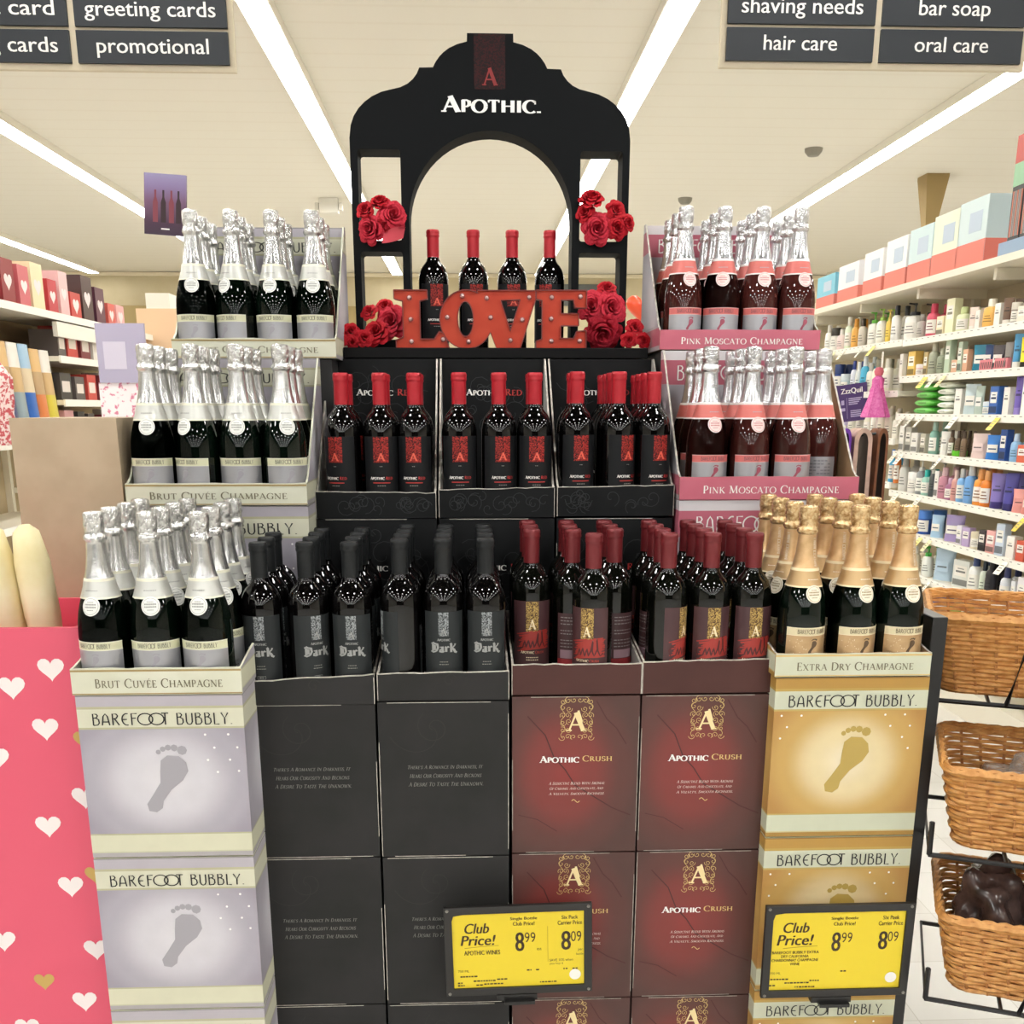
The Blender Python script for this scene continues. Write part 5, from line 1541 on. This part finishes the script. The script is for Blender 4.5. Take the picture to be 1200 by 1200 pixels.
# ------------------------------------------------------------------ LOVE marquee sign
def love():
    K = .457 / 1125.0
    X0, Z0 = -.1755, 1.742
    r = thing('marquee_sign', 'red metal LOVE letter sign with small bulbs in front of the arch', 'letter sign', (X0, 2.575, Z0))
    px = lambda p: ((p[0] - 15) * K, (388 - p[1]) * K * .985)
    E_ = [px(p) for p in ((845, 60), (1140, 60), (1140, 160), (1072, 155), (1062, 112), (990, 114), (990, 190), (1095, 190), (1095, 258), (990, 258), (990, 330), (1068, 330), (1085, 290), (1140, 285), (1140, 388), (845, 388), (845, 346), (880, 335), (880, 116), (845, 108))]
    L_ = [px(p) for p in ((15, 62), (208, 62), (210, 110), (165, 122), (165, 336), (245, 336), (275, 292), (300, 300), (335, 388), (22, 388), (22, 342), (65, 326), (65, 122), (15, 110))]
    V_ = [px(p) for p in ((500, 62), (842, 62), (842, 112), (828, 150), (752, 388), (612, 388), (520, 150))]
    Vh = [px(p) for p in ((637, 117), (752, 112), (693, 288))]
    oc = px((435, 225))
    O_ = [(oc[0] + 155 * K * math.cos(t), oc[1] + 163 * K * math.sin(t)) for t in [2 * PI * i / 40 for i in range(40)]]
    Oh = [(px((430, 222))[0] + 46 * K * math.cos(t), px((430, 222))[1] + 97 * K * math.sin(t)) for t in [2 * PI * i / 28 for i in range(28)]]
    red, rim = mottled('marquee_red', 'b03823', 'bb442d', 16, .5, Specular_IOR_Level=.25), M('marquee_rim', '7a2a24', .4)
    bulbm = M('bulb_glass', 'd6b8b4', .1, 0, IOR=1.45)
    bulbs = {'L': ((105, 105), (110, 225), (112, 350), (297, 338)), 'O': ((323, 213), (413, 93), (447, 350)), 'V': ((555, 105), (577, 213), (693, 342), (763, 225), (803, 100)), 'E': ((935, 100), (933, 220), (935, 345), (1103, 95), (1103, 345))}
    def inside(x, z, poly):
        c = False
        for (ax, az), (bx, bz) in zip(poly, poly[1:] + poly[:1]):
            if (az > z) != (bz > z) and x < (bx - ax) * (z - az) / (bz - az) + ax:
                c = not c
        return c
    outs = {'L': L_, 'O': O_, 'V': V_, 'E': E_}
    for ch, ol, holes, dy in (('L', L_, [], 0), ('O', O_, [Oh], .0006), ('V', V_, [Vh], .0012), ('E', E_, [], 0)):
        b = MB()
        b.extrude(ol, .005 + dy, .032, 0, 1, holes)
        for loop in [ol] + holes:          # thin raised rim around the face
            rim_pts = [(x, dy, z) for x, z in loop] 
            for i in range(len(loop)):
                (ax, az), (bx, bz) = loop[i - 1], loop[i]
                if any(c2 != ch and inside((ax + bx) / 2, (az + bz) / 2, pl) for c2, pl in outs.items()):
                    continue
                dx, dz = bx - ax, bz - az
                l = math.hypot(dx, dz) or 1
                nx, nz = dz / l * .0011, -dx / l * .0011
                for s0, s1 in ((0, 1),):
                    b.face([(ax - nx, dy, az - nz), (bx - nx, dy, bz - nz), (bx + nx, dy, bz + nz), (ax + nx, dy, az + nz)], 1)
                b.face([(ax - nx, dy, az - nz), (ax - nx, .006 + dy, az - nz), (bx - nx, .006 + dy, bz - nz), (bx - nx, dy, bz - nz)], 1)
                b.face([(ax + nx, .006 + dy, az + nz), (ax + nx, dy, az + nz), (bx + nx, dy, bz + nz), (bx + nx, .006 + dy, bz + nz)], 1)
        o = b.build('letter', [red, rim], r)
        for q in bulbs[ch]:
            x, z = px(q)
            c = MB(); c.lathe([(0, .0), (.0036, .001), (.0048, .0045), (.0042, .008), (.0022, .0110), (0, .0115)][::-1], 10)
            c.lathe([(.0068, 0), (.0068, .0015), (.005, .0018)][::-1], 12, [1, 1])
            c.build('bulb', [bulbm, M('bulb_socket', '94342a', .35)], o, (x, .005 + dy, z), (rad(90), 0, 0))
love()

# ------------------------------------------------------------------ artificial roses
ROSE_R = mottled('rose_petal', 'a80f1d', 'c41e2c', 9, .6, Specular_IOR_Level=.2)
ROSE_P = mottled('rose_petal_pink', 'b51f32', 'cd3648', 9, .6, Specular_IOR_Level=.2)
def rose_mesh(seed):
    rng = random.Random(seed)
    b = MB()
    def petal(a, half, r0, r1, z0, z1, roll, ruf):
        """cupped petal: rises from (r0, z0) to a rim at (r1, z1) that rolls outward"""
        n, m = 8, 7
        base = len(b.v)
        for j in range(m + 1):
            t = j / m
            for i in range(n + 1):
                s = 2 * i / n - 1
                wid = half * (.35 + .65 * math.sin(PI * min(1, .15 + .6 * t)))
                tt = t * (1 - .22 * abs(s) ** 2.5)          # rounded outer edge
                r = r0 + (r1 - r0) * math.sin(PI / 2 * tt) ** .9
                z = z0 + (z1 - z0) * (1 - (1 - tt) ** 1.8)
                if tt > .72:
                    k = (tt - .72) / .28
                    r += roll * k * k; z -= roll * .55 * k * k
                z += ruf * math.sin(3 * s * PI + a * 5) * t * t
                r += .03 * s * (1 if i % 2 else -1) * 0 + .05 * s          # one side tucks over the next
                ang = a + s * wid
                b.v.append((r * math.cos(ang), r * math.sin(ang), z))
        for j in range(m):
            for i in range(n):
                p = base + j * (n + 1) + i
                b.f.append((p, p + 1, p + n + 2, p + n + 1)); b.m.append(0); b.sm.append(True); b.uv.append(None)
    for cnt, r0, r1, z0, z1, roll, ruf in ((2, .03, .13, -.2, .62, .02, .01), (3, .06, .24, -.25, .60, .05, .015), (3, .10, .38, -.28, .54, .10, .02), (4, .14, .54, -.3, .44, .16, .03), (5, .18, .70, -.32, .28, .22, .035), (6, .2, .84, -.34, .08, .22, .04)):
        a0 = rng.uniform(0, 6)
        for k in range(cnt):
            petal(a0 + 2 * PI * k / cnt + rng.uniform(-.1, .1), PI / cnt * 1.35, r0, r1 + rng.uniform(-.03, .03), z0, z1 + rng.uniform(-.04, .04), roll, ruf)
    base = len(b.v)
    for i in range(30):                # tight spiral heart
        t = i / 29
        a, q = t * 4 * PI, .02 + .09 * t
        b.v += [(q * math.cos(a), q * math.sin(a), -.1), (q * 1.1 * math.cos(a), q * 1.1 * math.sin(a), .63 - .1 * t)]
    for i in range(29):
        p = base + 2 * i
        b.f.append((p, p + 2, p + 3, p + 1)); b.m.append(0); b.sm.append(True); b.uv.append(None)
    return b
_rose = {}
def rose(x, y, z, r, tilt, yaw, label, group, pinkish=False):
    key = (pinkish, random.randint(0, 2))
    if key not in _rose:
        o = rose_mesh(key[1]).build('artificial_rose', ROSE_P if pinkish else ROSE_R)
        c = MB()
        for k in range(5):
            a = 2 * PI * k / 5
            c.face([(0, 0, -.42), (.3 * math.cos(a - .35), .3 * math.sin(a - .35), -.32), (.75 * math.cos(a), .75 * math.sin(a), -.22), (.3 * math.cos(a + .35), .3 * math.sin(a + .35), -.32)], 0, None, True)
        c.lathe([(.03, -.6), (.08, -.45), (.16, -.36), (0, -.32)], 10)
        c.build('sepal', M('sepal_green', '3d4a2c', .6), o)
        _rose[key] = o
    else:
        o = dup(_rose[key], (0, 0, 0))
    o.location = (x, y, z)
    o.rotation_euler = (rad(90 - tilt), rad(random.uniform(-10, 10)), rad(yaw))
    o.scale = (r * 1.16, r * 1.16, r * 1.16)
    tag(o, label, 'artificial rose', group)
random.seed(21)
LL = [(-.312, 1.760, .0185, 12, -10, 'lowest small rose at the far left end of the arch platform', 2.60), (-.283, 1.782, .0185, 20, 5, 'small rose above the far left end of the platform', 2.612), (-.279, 1.757, .0150, 8, 10, 'tiny rose tucked low between two small roses at left', 2.60), (-.250, 1.766, .0188, 15, 5, 'small rose right of the tiny one at the left end', 2.60),
      (-.222, 1.779, .030, 25, -15, 'medium rose under the two upper left small roses', 2.63), (-.241, 1.828, .0190, 30, -20, 'small rose in front of the left arch leg, left of a pair', 2.65), (-.203, 1.843, .0190, 35, 5, 'small rose in front of the left arch leg, right of a pair', 2.66), (-.186, 1.805, .036, 12, -12, 'big rose close beside the letter L', 2.645),
      (.304, 1.843, .034, 10, -18, 'big upper rose close beside the letter E', 2.65), (.346, 1.838, .037, 12, 14, 'big rose right of the other by the letter E', 2.645), (.340, 1.885, .0215, 40, 5, 'small rose on top of the right lower cluster', 2.665), (.330, 1.783, .040, -30, 0, 'widest rose drooping at the bottom of the right cluster', 2.64),
      (.403, 1.793, .0195, 25, 6, 'small rose topmost of three at the right platform end', 2.61), (.388, 1.763, .0180, 10, -8, 'small rose lower left of three at the right platform end', 2.60), (.4225, 1.762, .0165, 8, 15, 'small rose lower right of three at the right platform end', 2.595)]
for i, (x, z, r_, tl, yw, lb, y) in enumerate(LL):
    rose(x, y, z, r_, tl, yw, 'red ' + lb, 'red roses along the platform', r_ > .03)
UU = [(-.250, 2.072, .0205, 25, -20, 'small rose at upper left of the left arch window'), (-.214, 2.090, .0215, 50, 5, 'small bud rose on top in the left arch window'), (-.184, 2.060, .032, 10, 20, 'big rose at the right of the left arch window'), (-.237, 2.028, .0315, 0, -25, 'big rose low at the left of the left arch window'), (-.205, 2.040, .027, -10, 0, 'rose low in the middle of the left arch window'),
      (.306, 2.100, .027, 45, -10, 'rose on top in the right arch window'), (.291, 2.070, .0215, 15, -30, 'small rose at the left of the right arch window'), (.366, 2.077, .0215, 15, 10, 'small rose at upper right of the right arch window'), (.396, 2.048, .0195, 10, 30, 'smallest rose overhanging the right edge of the arch'), (.323, 2.033, .035, 0, -5, 'biggest rose low in the right arch window'), (.370, 2.036, .0265, 5, 12, 'rose low at the right of the right arch window')]
for x, z, r_, tl, yw, lb in UU:
    rose(x, 2.735, z, r_, tl, yw, 'red ' + lb, 'red roses in the arch windows', r_ > .03)
b = MB()
g = [[(-.026 + .052 * i / 6 + .008 * j / 4, -.004 * math.sin(PI * i / 6) - .006 * (j / 4) ** 2, (-.016 + .032 * j / 4) + .012 * (i / 6) - .006 * (2 * i / 6 - 1) ** 2 * (1 if j == 4 else -.5)) for i in range(7)] for j in range(5)]
for j in range(4):
    for i in range(6):
        b.face([g[j][i], g[j][i + 1], g[j + 1][i + 1], g[j + 1][i]], 0, None, True)
tag(b.build('fabric_petal', M('loose_petal', 'c8404e', .55), None, (-.183, 2.70, 2.005), fix=True), 'loose pink-red fabric petal drooping from the left arch window', 'petal')

# ------------------------------------------------------------------ yellow price signs clipped into the carton seams
YEL = M('price_yellow', 'e3cb2b', .4)
BROWN_INK = M('price_ink', '3b2a12', .5)
def price_sign(label, x0, x1, z0, z1, y, tilt, lines, smalls, ylen, dot):
    r = thing('price_sign', label, 'price sign', ((x0 + x1) / 2, y, z0))
    r.rotation_euler = (0, rad(-tilt), 0)
    w, h = x1 - x0, z1 - z0
    fr = .0155
    b = MB()
    ol = [(-w / 2, 0), (w / 2, 0), (w / 2, h), (-w / 2, h)]
    ho = [(-w / 2 + fr, fr), (w / 2 - fr, fr), (w / 2 - fr, h - fr), (-w / 2 + fr, h - fr)]
    b.extrude(ol, -.006, .004, 0, 0, [ho]); b.build('sign_frame', M('frame_black', '1e1c1a', .35), r, bevel=.0012)
    fw, fh = w - 2 * fr, h - 2 * fr
    b = MB(); b.box(-fw / 2 - .001, fw / 2 + .001, -.001, .003, fr - .001, h - fr + .001, 0)
    fn = lambda x, z: (-fw / 2 + x * fw, -.0017, h - fr - z * fh)
    for s, a, c, z_0, z_1, sh, em in lines:
        ps = bold(sans(s), .05) if em else sans(s)
        q = fit(ps, 0, 1, 0, 1)
        b.print2d([[(a + (c - a) * u + sh * v * (z_1 - z_0), z_1 - v * (z_1 - z_0)) for u, v in p][::1] for p in q], fn, 1)
    b.print2d(ribbon([(.09 + .26 * t, .47 - .035 * math.sin(1.2 * t + .3)) for t in [i / 10 for i in range(11)]], .008), fn, 2)
    if ylen:
        b.face([fn(ylen, .2), fn(ylen + .003, .2), fn(ylen + .003, .68), fn(ylen, .68)], 2)
    for a, z, ww in smalls:
        rng = random.Random(int(a * 1000))
        x = a
        while x < a + ww:
            l = rng.uniform(.008, .025)
            b.face([fn(x, z + .018), fn(x + l, z + .018), fn(x + l, z), fn(x, z)], 1); x += l + .006
    if dot:
        b.face([(-fw / 2 + dot[0] * fw + q[0], -.0022, h - fr - dot[1] * fh + q[1]) for q in circ(0, 0, .0115, .0115, n=24)[:-1]], 3)
    b.build('price_card', [YEL, BROWN_INK, M('price_swoosh', 'a98f1c', .5), PAPER], r)
    b = MB(); b.box(-.045, .035, -.007, .01, -.012, 0); b.box(-.03, .03, -.016, .0, -.018, -.011); b.box(-.02, .02, .004, 1.876 - y, -.009, -.006)
    b.build('seam_clip', M('clip_black', '171615', .3), r)
    for sx in (-1, 1):
        for zz in (.006, h - .006):
            c = MB(); c.lathe([(.0035, 0), (.003, .002), (0, .0025)][::1], 8); c.build('corner_screw', M('screw_grey', '8c8a84', .3, .8), r, (sx * (w / 2 - .007), -.0055, zz), (rad(90), 0, 0))
price_sign('yellow club price sign for Apothic wines clipped below the charcoal cartons', -.057, .233, .475, .668, 1.815, 1.2,
    [('Club', .085, .275, .13, .265, .12, 1), ('Price!', .06, .315, .29, .425, .12, 1), ('APOTHIC WINES', .085, .36, .495, .555, 0, 1), ('Single Bottle', .44, .645, .065, .115, 0, 1), ('Club Price!', .46, .625, .13, .18, 0, 1),
     ('8', .475, .545, .27, .525, 0, 1), ('99', .548, .63, .275, .41, 0, 0), ('ea', .64, .675, .49, .52, 0, 0), ('Six Pack', .83, .955, .065, .115, 0, 1), ('Carrier Price', .80, .985, .135, .19, 0, 1), ('8', .825, .90, .275, .53, 0, 1), ('09', .90, .98, .28, .42, 0, 0), ('per', .955, .99, .52, .555, 0, 0), ('bottle', .94, .995, .575, .605, 0, 0),
     ('SAVE 10% when', .735, .915, .645, .68, 0, 0), ('you buy 6', .735, .84, .695, .73, 0, 0), ('750 ML', .035, .12, .755, .785, 0, 0)],
    [(.05, .835, .13), (.03, .92, .03), (.03, .955, .05), (.15, .90, .15), (.33, .885, .08), (.17, .955, .03), (.23, .945, .13), (.56, .775, .03), (.63, .775, .03), (.84, .775, .03), (.91, .775, .04), (.66, .945, .12)], .722, (.93, .865))
price_sign('yellow club price sign for sparkling wine clipped below the gold carton', .565, .858, .472, .672, 1.785, 0.2,
    [('Club', .075, .275, .13, .26, .12, 1), ('Price!', .04, .305, .285, .42, .12, 1), ('BAREFOOT BUBBLY EXTRA', .01, .365, .495, .53, 0, 1), ('DRY CALIFORNIA', .08, .29, .545, .58, 0, 1), ('CHARDONNAY CHAMPAGNE', .01, .365, .595, .63, 0, 1), ('WINE', .15, .225, .645, .68, 0, 1),
     ('Single Bottle', .44, .645, .07, .115, 0, 1), ('Club Price!', .46, .625, .135, .18, 0, 1), ('8', .455, .525, .265, .51, 0, 1), ('99', .53, .61, .27, .40, 0, 0), ('Six Pack', .83, .955, .065, .115, 0, 1), ('Carrier Price', .80, .985, .135, .19, 0, 1), ('8', .81, .88, .265, .50, 0, 1), ('09', .88, .96, .27, .40, 0, 0), ('750 ML', .005, .085, .765, .795, 0, 0)],
    [(.01, .85, .13), (.12, .90, .17), (.31, .875, .07), (.2, .955, .15), (.54, .76, .03), (.0, .93, .03)], None, (.93, .865))

# ------------------------------------------------------------------ black end panel and wicker basket rack
b = MB(); b.box(.868, .898, 1.86, 2.5, 0, 1.222, 0, top=1)
tag(b.build('end_panel', [M('panel_black', '141414', .4), M('panel_top', '5a5a58', .35)], bevel=.002), 'narrow black upright panel beside the gold cartons', 'panel')
WICK = mottled('wicker', 'b47a3c', 'd09a58', 60, .5, bump=.2)
WICK_D = mottled('wicker_brown', '8a5426', 'b87c40', 60, .55, bump=.2)
def basket(label, loc, rz, wd=.44, dp=.30, ht=.16, seed=0):
    r = thing('wicker_basket', label, 'basket', loc, rad(rz), 'wicker baskets at right')
    def outline(s, ox=0.0, n=30):
        pts = []
        w, d, q = wd / 2 * s + ox, dp / 2 * s + ox, .03
        for cx, cy, a in ((w - q, d - q, 0), (-w + q, d - q, 90), (-w + q, -d + q, 180), (w - q, -d + q, 270)):
            for t in (0, 30, 60, 90):
                pts.append((cx + q * math.cos(rad(a + t)), cy + q * math.sin(rad(a + t))))
        dense = []
        for i in range(len(pts)):
            p, c = pts[i - 1], pts[i]
            L = math.hypot(c[0] - p[0], c[1] - p[1]); k = max(1, int(L / .012))
            dense += [(p[0] + (c[0] - p[0]) * j / k, p[1] + (c[1] - p[1]) * j / k) for j in range(k)]
        return dense
    wv = MB(); rows = 17
    for k in range(rows):
        t = k / (rows - 1)
        o = outline(.86 + .14 * t)
        pts = []
        acc = 0
        for i, (x, y) in enumerate(o):
            px_, py_ = o[i - 1]
            acc += math.hypot(x - px_, y - py_)
            off = .004 * math.sin(acc / .036 * PI + (k % 2) * PI)
            L = math.hypot(x, y) or 1
            pts.append((x + x / L * off, y + y / L * off, .006 + t * (ht - .015)))
        wv.tube(pts, .0045, 5, 0, True)
    wv.build('woven_wall', WICK, r)
    st = MB()
    o0, o1 = outline(.86), outline(1.0)
    n = 34
    for i in range(n):
        p = o0[int(i * len(o0) / n)]; q = o1[int(i * len(o1) / n)]
        st.tube([(p[0], p[1], .002), (q[0], q[1], ht - .004)], .0035, 5)
    st.build('stake', WICK_D, r)
    rim = MB(); o = outline(1.0, .003)
    for a in (0, 1, 2):
        rim.tube([(x + .004 * math.cos(i * .9 + a * 2.1), y + .004 * math.sin(i * .9 + a * 2.1), ht + .004 * math.sin(i * .9 + a * 2.1)) for i, (x, y) in enumerate(o)], .0055, 5, 0, True)
    rim.build('rim', WICK, r)
    fl = MB(); fl.face([(x, y, .004) for x, y in outline(.86)]); fl.face([(x, y, .001) for x, y in outline(.86)[::-1]]); fl.build('basket_floor', WICK_D, r)
    return r
def rack():
    rz = -22
    lv = [(1.175, 2.02, 1.045, 'top wicker basket beside the black panel, empty'), (1.145, 1.83, .79, 'middle wicker basket at right holding a crinkled clear bag'), (1.155, 1.80, .50, 'lowest wicker basket at right holding dark wrapped goods')]
    r = thing('basket_rack', 'black wire rack carrying the wicker baskets at right', 'rack', (0, 0, 0))
    fr = MB()
    for x, y in ((.95, 2.25), (1.42, 2.10), (1.36, 1.72), (.925, 1.93)):
        fr.tube([(x, y, 0.0), (x, y, 1.02 if y > 2 else .6)], .006, 8)
    fr.build('post', WIRE, r)
    for (x, y, z, lb) in lv:
        basket(lb, (x, y, z), rz)
        c, s = math.cos(rad(rz)), math.sin(rad(rz))
        def wp(u, v, h):
            return (x + c * u - s * v, y + s * u + c * v, z + h)
        w = MB()
        w.tube([wp(-.235, .16, -.008), wp(-.235, -.165, -.008), wp(.235, -.165, -.008), wp(.235, .16, -.008)], .005, 6, 0, True)
        for u in (-.1, .05):
            w.tube([wp(u, .16, -.008), wp(u, -.165, -.008)], .004, 6)
        w.tube([wp(-.235, -.165, -.008), wp(-.236, -.17, .06)], .005, 6)
        w.tube([wp(-.07, -.165, -.008), wp(-.05, -.178, .10), wp(.14, -.178, .10), wp(.16, -.165, -.008)], .005, 6)
        w.build('basket_holder', WIRE, r)
rack()
def goods():
    rng = random.Random(9)
    clear = M('clear_film', 'e6e2dc', .12, 0, Transmission_Weight=.75, IOR=1.2, Alpha=.55)
    dark = mottled('dark_wrap', '2b211f', '5a4640', 22, .22)
    brown = mottled('brown_bread', '6b4a34', '8c6748', 22, .5)
    def lump(mat, name, loc, s, rot, label, cat, group=None, amp=.18):
        bm = bmesh.new(); bmesh.ops.create_icosphere(bm, subdivisions=4, radius=1)
        ph = [rng.uniform(0, 6) for _ in range(6)]
        for v in bm.verts:
            p = v.co
            d = amp * (math.sin(4 * p.x + ph[0]) * math.sin(5 * p.y + ph[1]) + .6 * math.sin(9 * p.z + ph[2] + 4 * p.x) + .4 * math.sin(14 * p.y + ph[3] + 6 * p.z))
            v.co = Vector((p.x * (1 + d) * s[0], p.y * (1 + d) * s[1], (p.z * (1 + d) + 1) * s[2]))
        me = bpy.data.meshes.new(name); bm.to_mesh(me); bm.free()
        me.polygons.foreach_set('use_smooth', [True] * len(me.polygons))
        me.materials.append(mat)
        o = bpy.data.objects.new(name, me); COL.objects.link(o)
        o.location = loc; o.rotation_euler = (0, 0, rad(rot))
        return tag(o, label, cat, group)
    lump(clear, 'plastic_bag', (1.12, 1.835, .80), (.115, .078, .072), -20, 'crinkled clear plastic bag in the middle wicker basket', 'bag', None, .2)
    lump(brown, 'bread_loaf', (1.275, 1.775, .80), (.05, .07, .06), -20, 'brown loaf beside the clear bag in the middle basket', 'bread', None, .06)
    for i, (x, y, lb) in enumerate(((1.03, 1.83, 'dark wrapped bundle at the left of the lowest basket'), (1.155, 1.80, 'dark wrapped bundle in the middle of the lowest basket'), (1.28, 1.75, 'dark wrapped bundle at the right of the lowest basket'))):
        lump(dark, 'wrapped_bundle', (x, y, .512), (.060, .088, .11), -20 + 8 * i, lb, 'bundle', 'dark bundles in the lowest basket', .16)
goods()

# ------------------------------------------------------------------ hook of soft goods by the right aisle
r = thing('hook_stand', 'thin black hook stand holding soft bags behind the pink cases', 'hook', (1.04, 2.80, 0))
b = MB(); b.tube([(-.10, .02, 1.528), (.0, .0, 1.532), (.055, -.01, 1.538), (.06, -.012, 1.55)], .004, 6); b.build('hook_arm', WIRE, r)
b = MB(); b.tube([(-.10, .02, 0), (-.10, .02, 1.54)], .007, 8); b.lathe([(0, 0), (.1, 0), (.1, .012), (0, .014)], 20, cx=-.10, cy=.02); b.build('hook_post', WIRE, r)
for i, (x, hx, cw, wd, ln) in enumerate(((1.004, '7a3fb0', 'purple', .016, .20), (1.05, 'cfae9c', 'beige', .03, .36), (1.103, '7a4a2c', 'brown', .018, .36))):
    b = MB(); n = 14
    pth = [(math.cos(PI * k / n) * wd * .8, math.sin(PI * k / n) * .030) for k in range(n + 1)]
    pth = [(wd * .95, -ln)] + pth + [(-wd * .95, -ln)]
    for k in range(len(pth) - 1):
        (xa, za), (xb, zb) = pth[k], pth[k + 1]
        for o_ in (0, 1):
            q = .006
            f = lambda px_, pz, m: (px_ * (1 + m * .35), 0, pz + m * q)
        A0, A1, B0, B1 = (xa, za), (xa * .55, za - .012), (xb, zb), (xb * .55, zb - .012)
        yf, yb = -.035, .035
        b.face([(A1[0], yf, A1[1]), (B1[0], yf, B1[1]), (B0[0], yf, B0[1]), (A0[0], yf, A0[1])], 0, None, True)
        b.face([(A0[0], yb, A0[1]), (B0[0], yb, B0[1]), (B1[0], yb, B1[1]), (A1[0], yb, A1[1])], 0, None, True)
        b.face([(A0[0], yf, A0[1]), (B0[0], yf, B0[1]), (B0[0], yb, B0[1]), (A0[0], yb, A0[1])], 0, None, True)
        b.face([(A1[0], yb, A1[1]), (B1[0], yb, B1[1]), (B1[0], yf, B1[1]), (A1[0], yf, A1[1])], 1, None, True)
    tag(b.build('soft_strap', [mottled('strap_' + cw, hx, dark_of(hx, .85), 30, .8), M('strap_in_' + cw, dark_of(hx, .5), .8)], None, (x, 2.80, 1.522), fix=True), '%s padded strap hanging over the thin black hook at right' % cw, 'strap', 'padded straps on the hook')
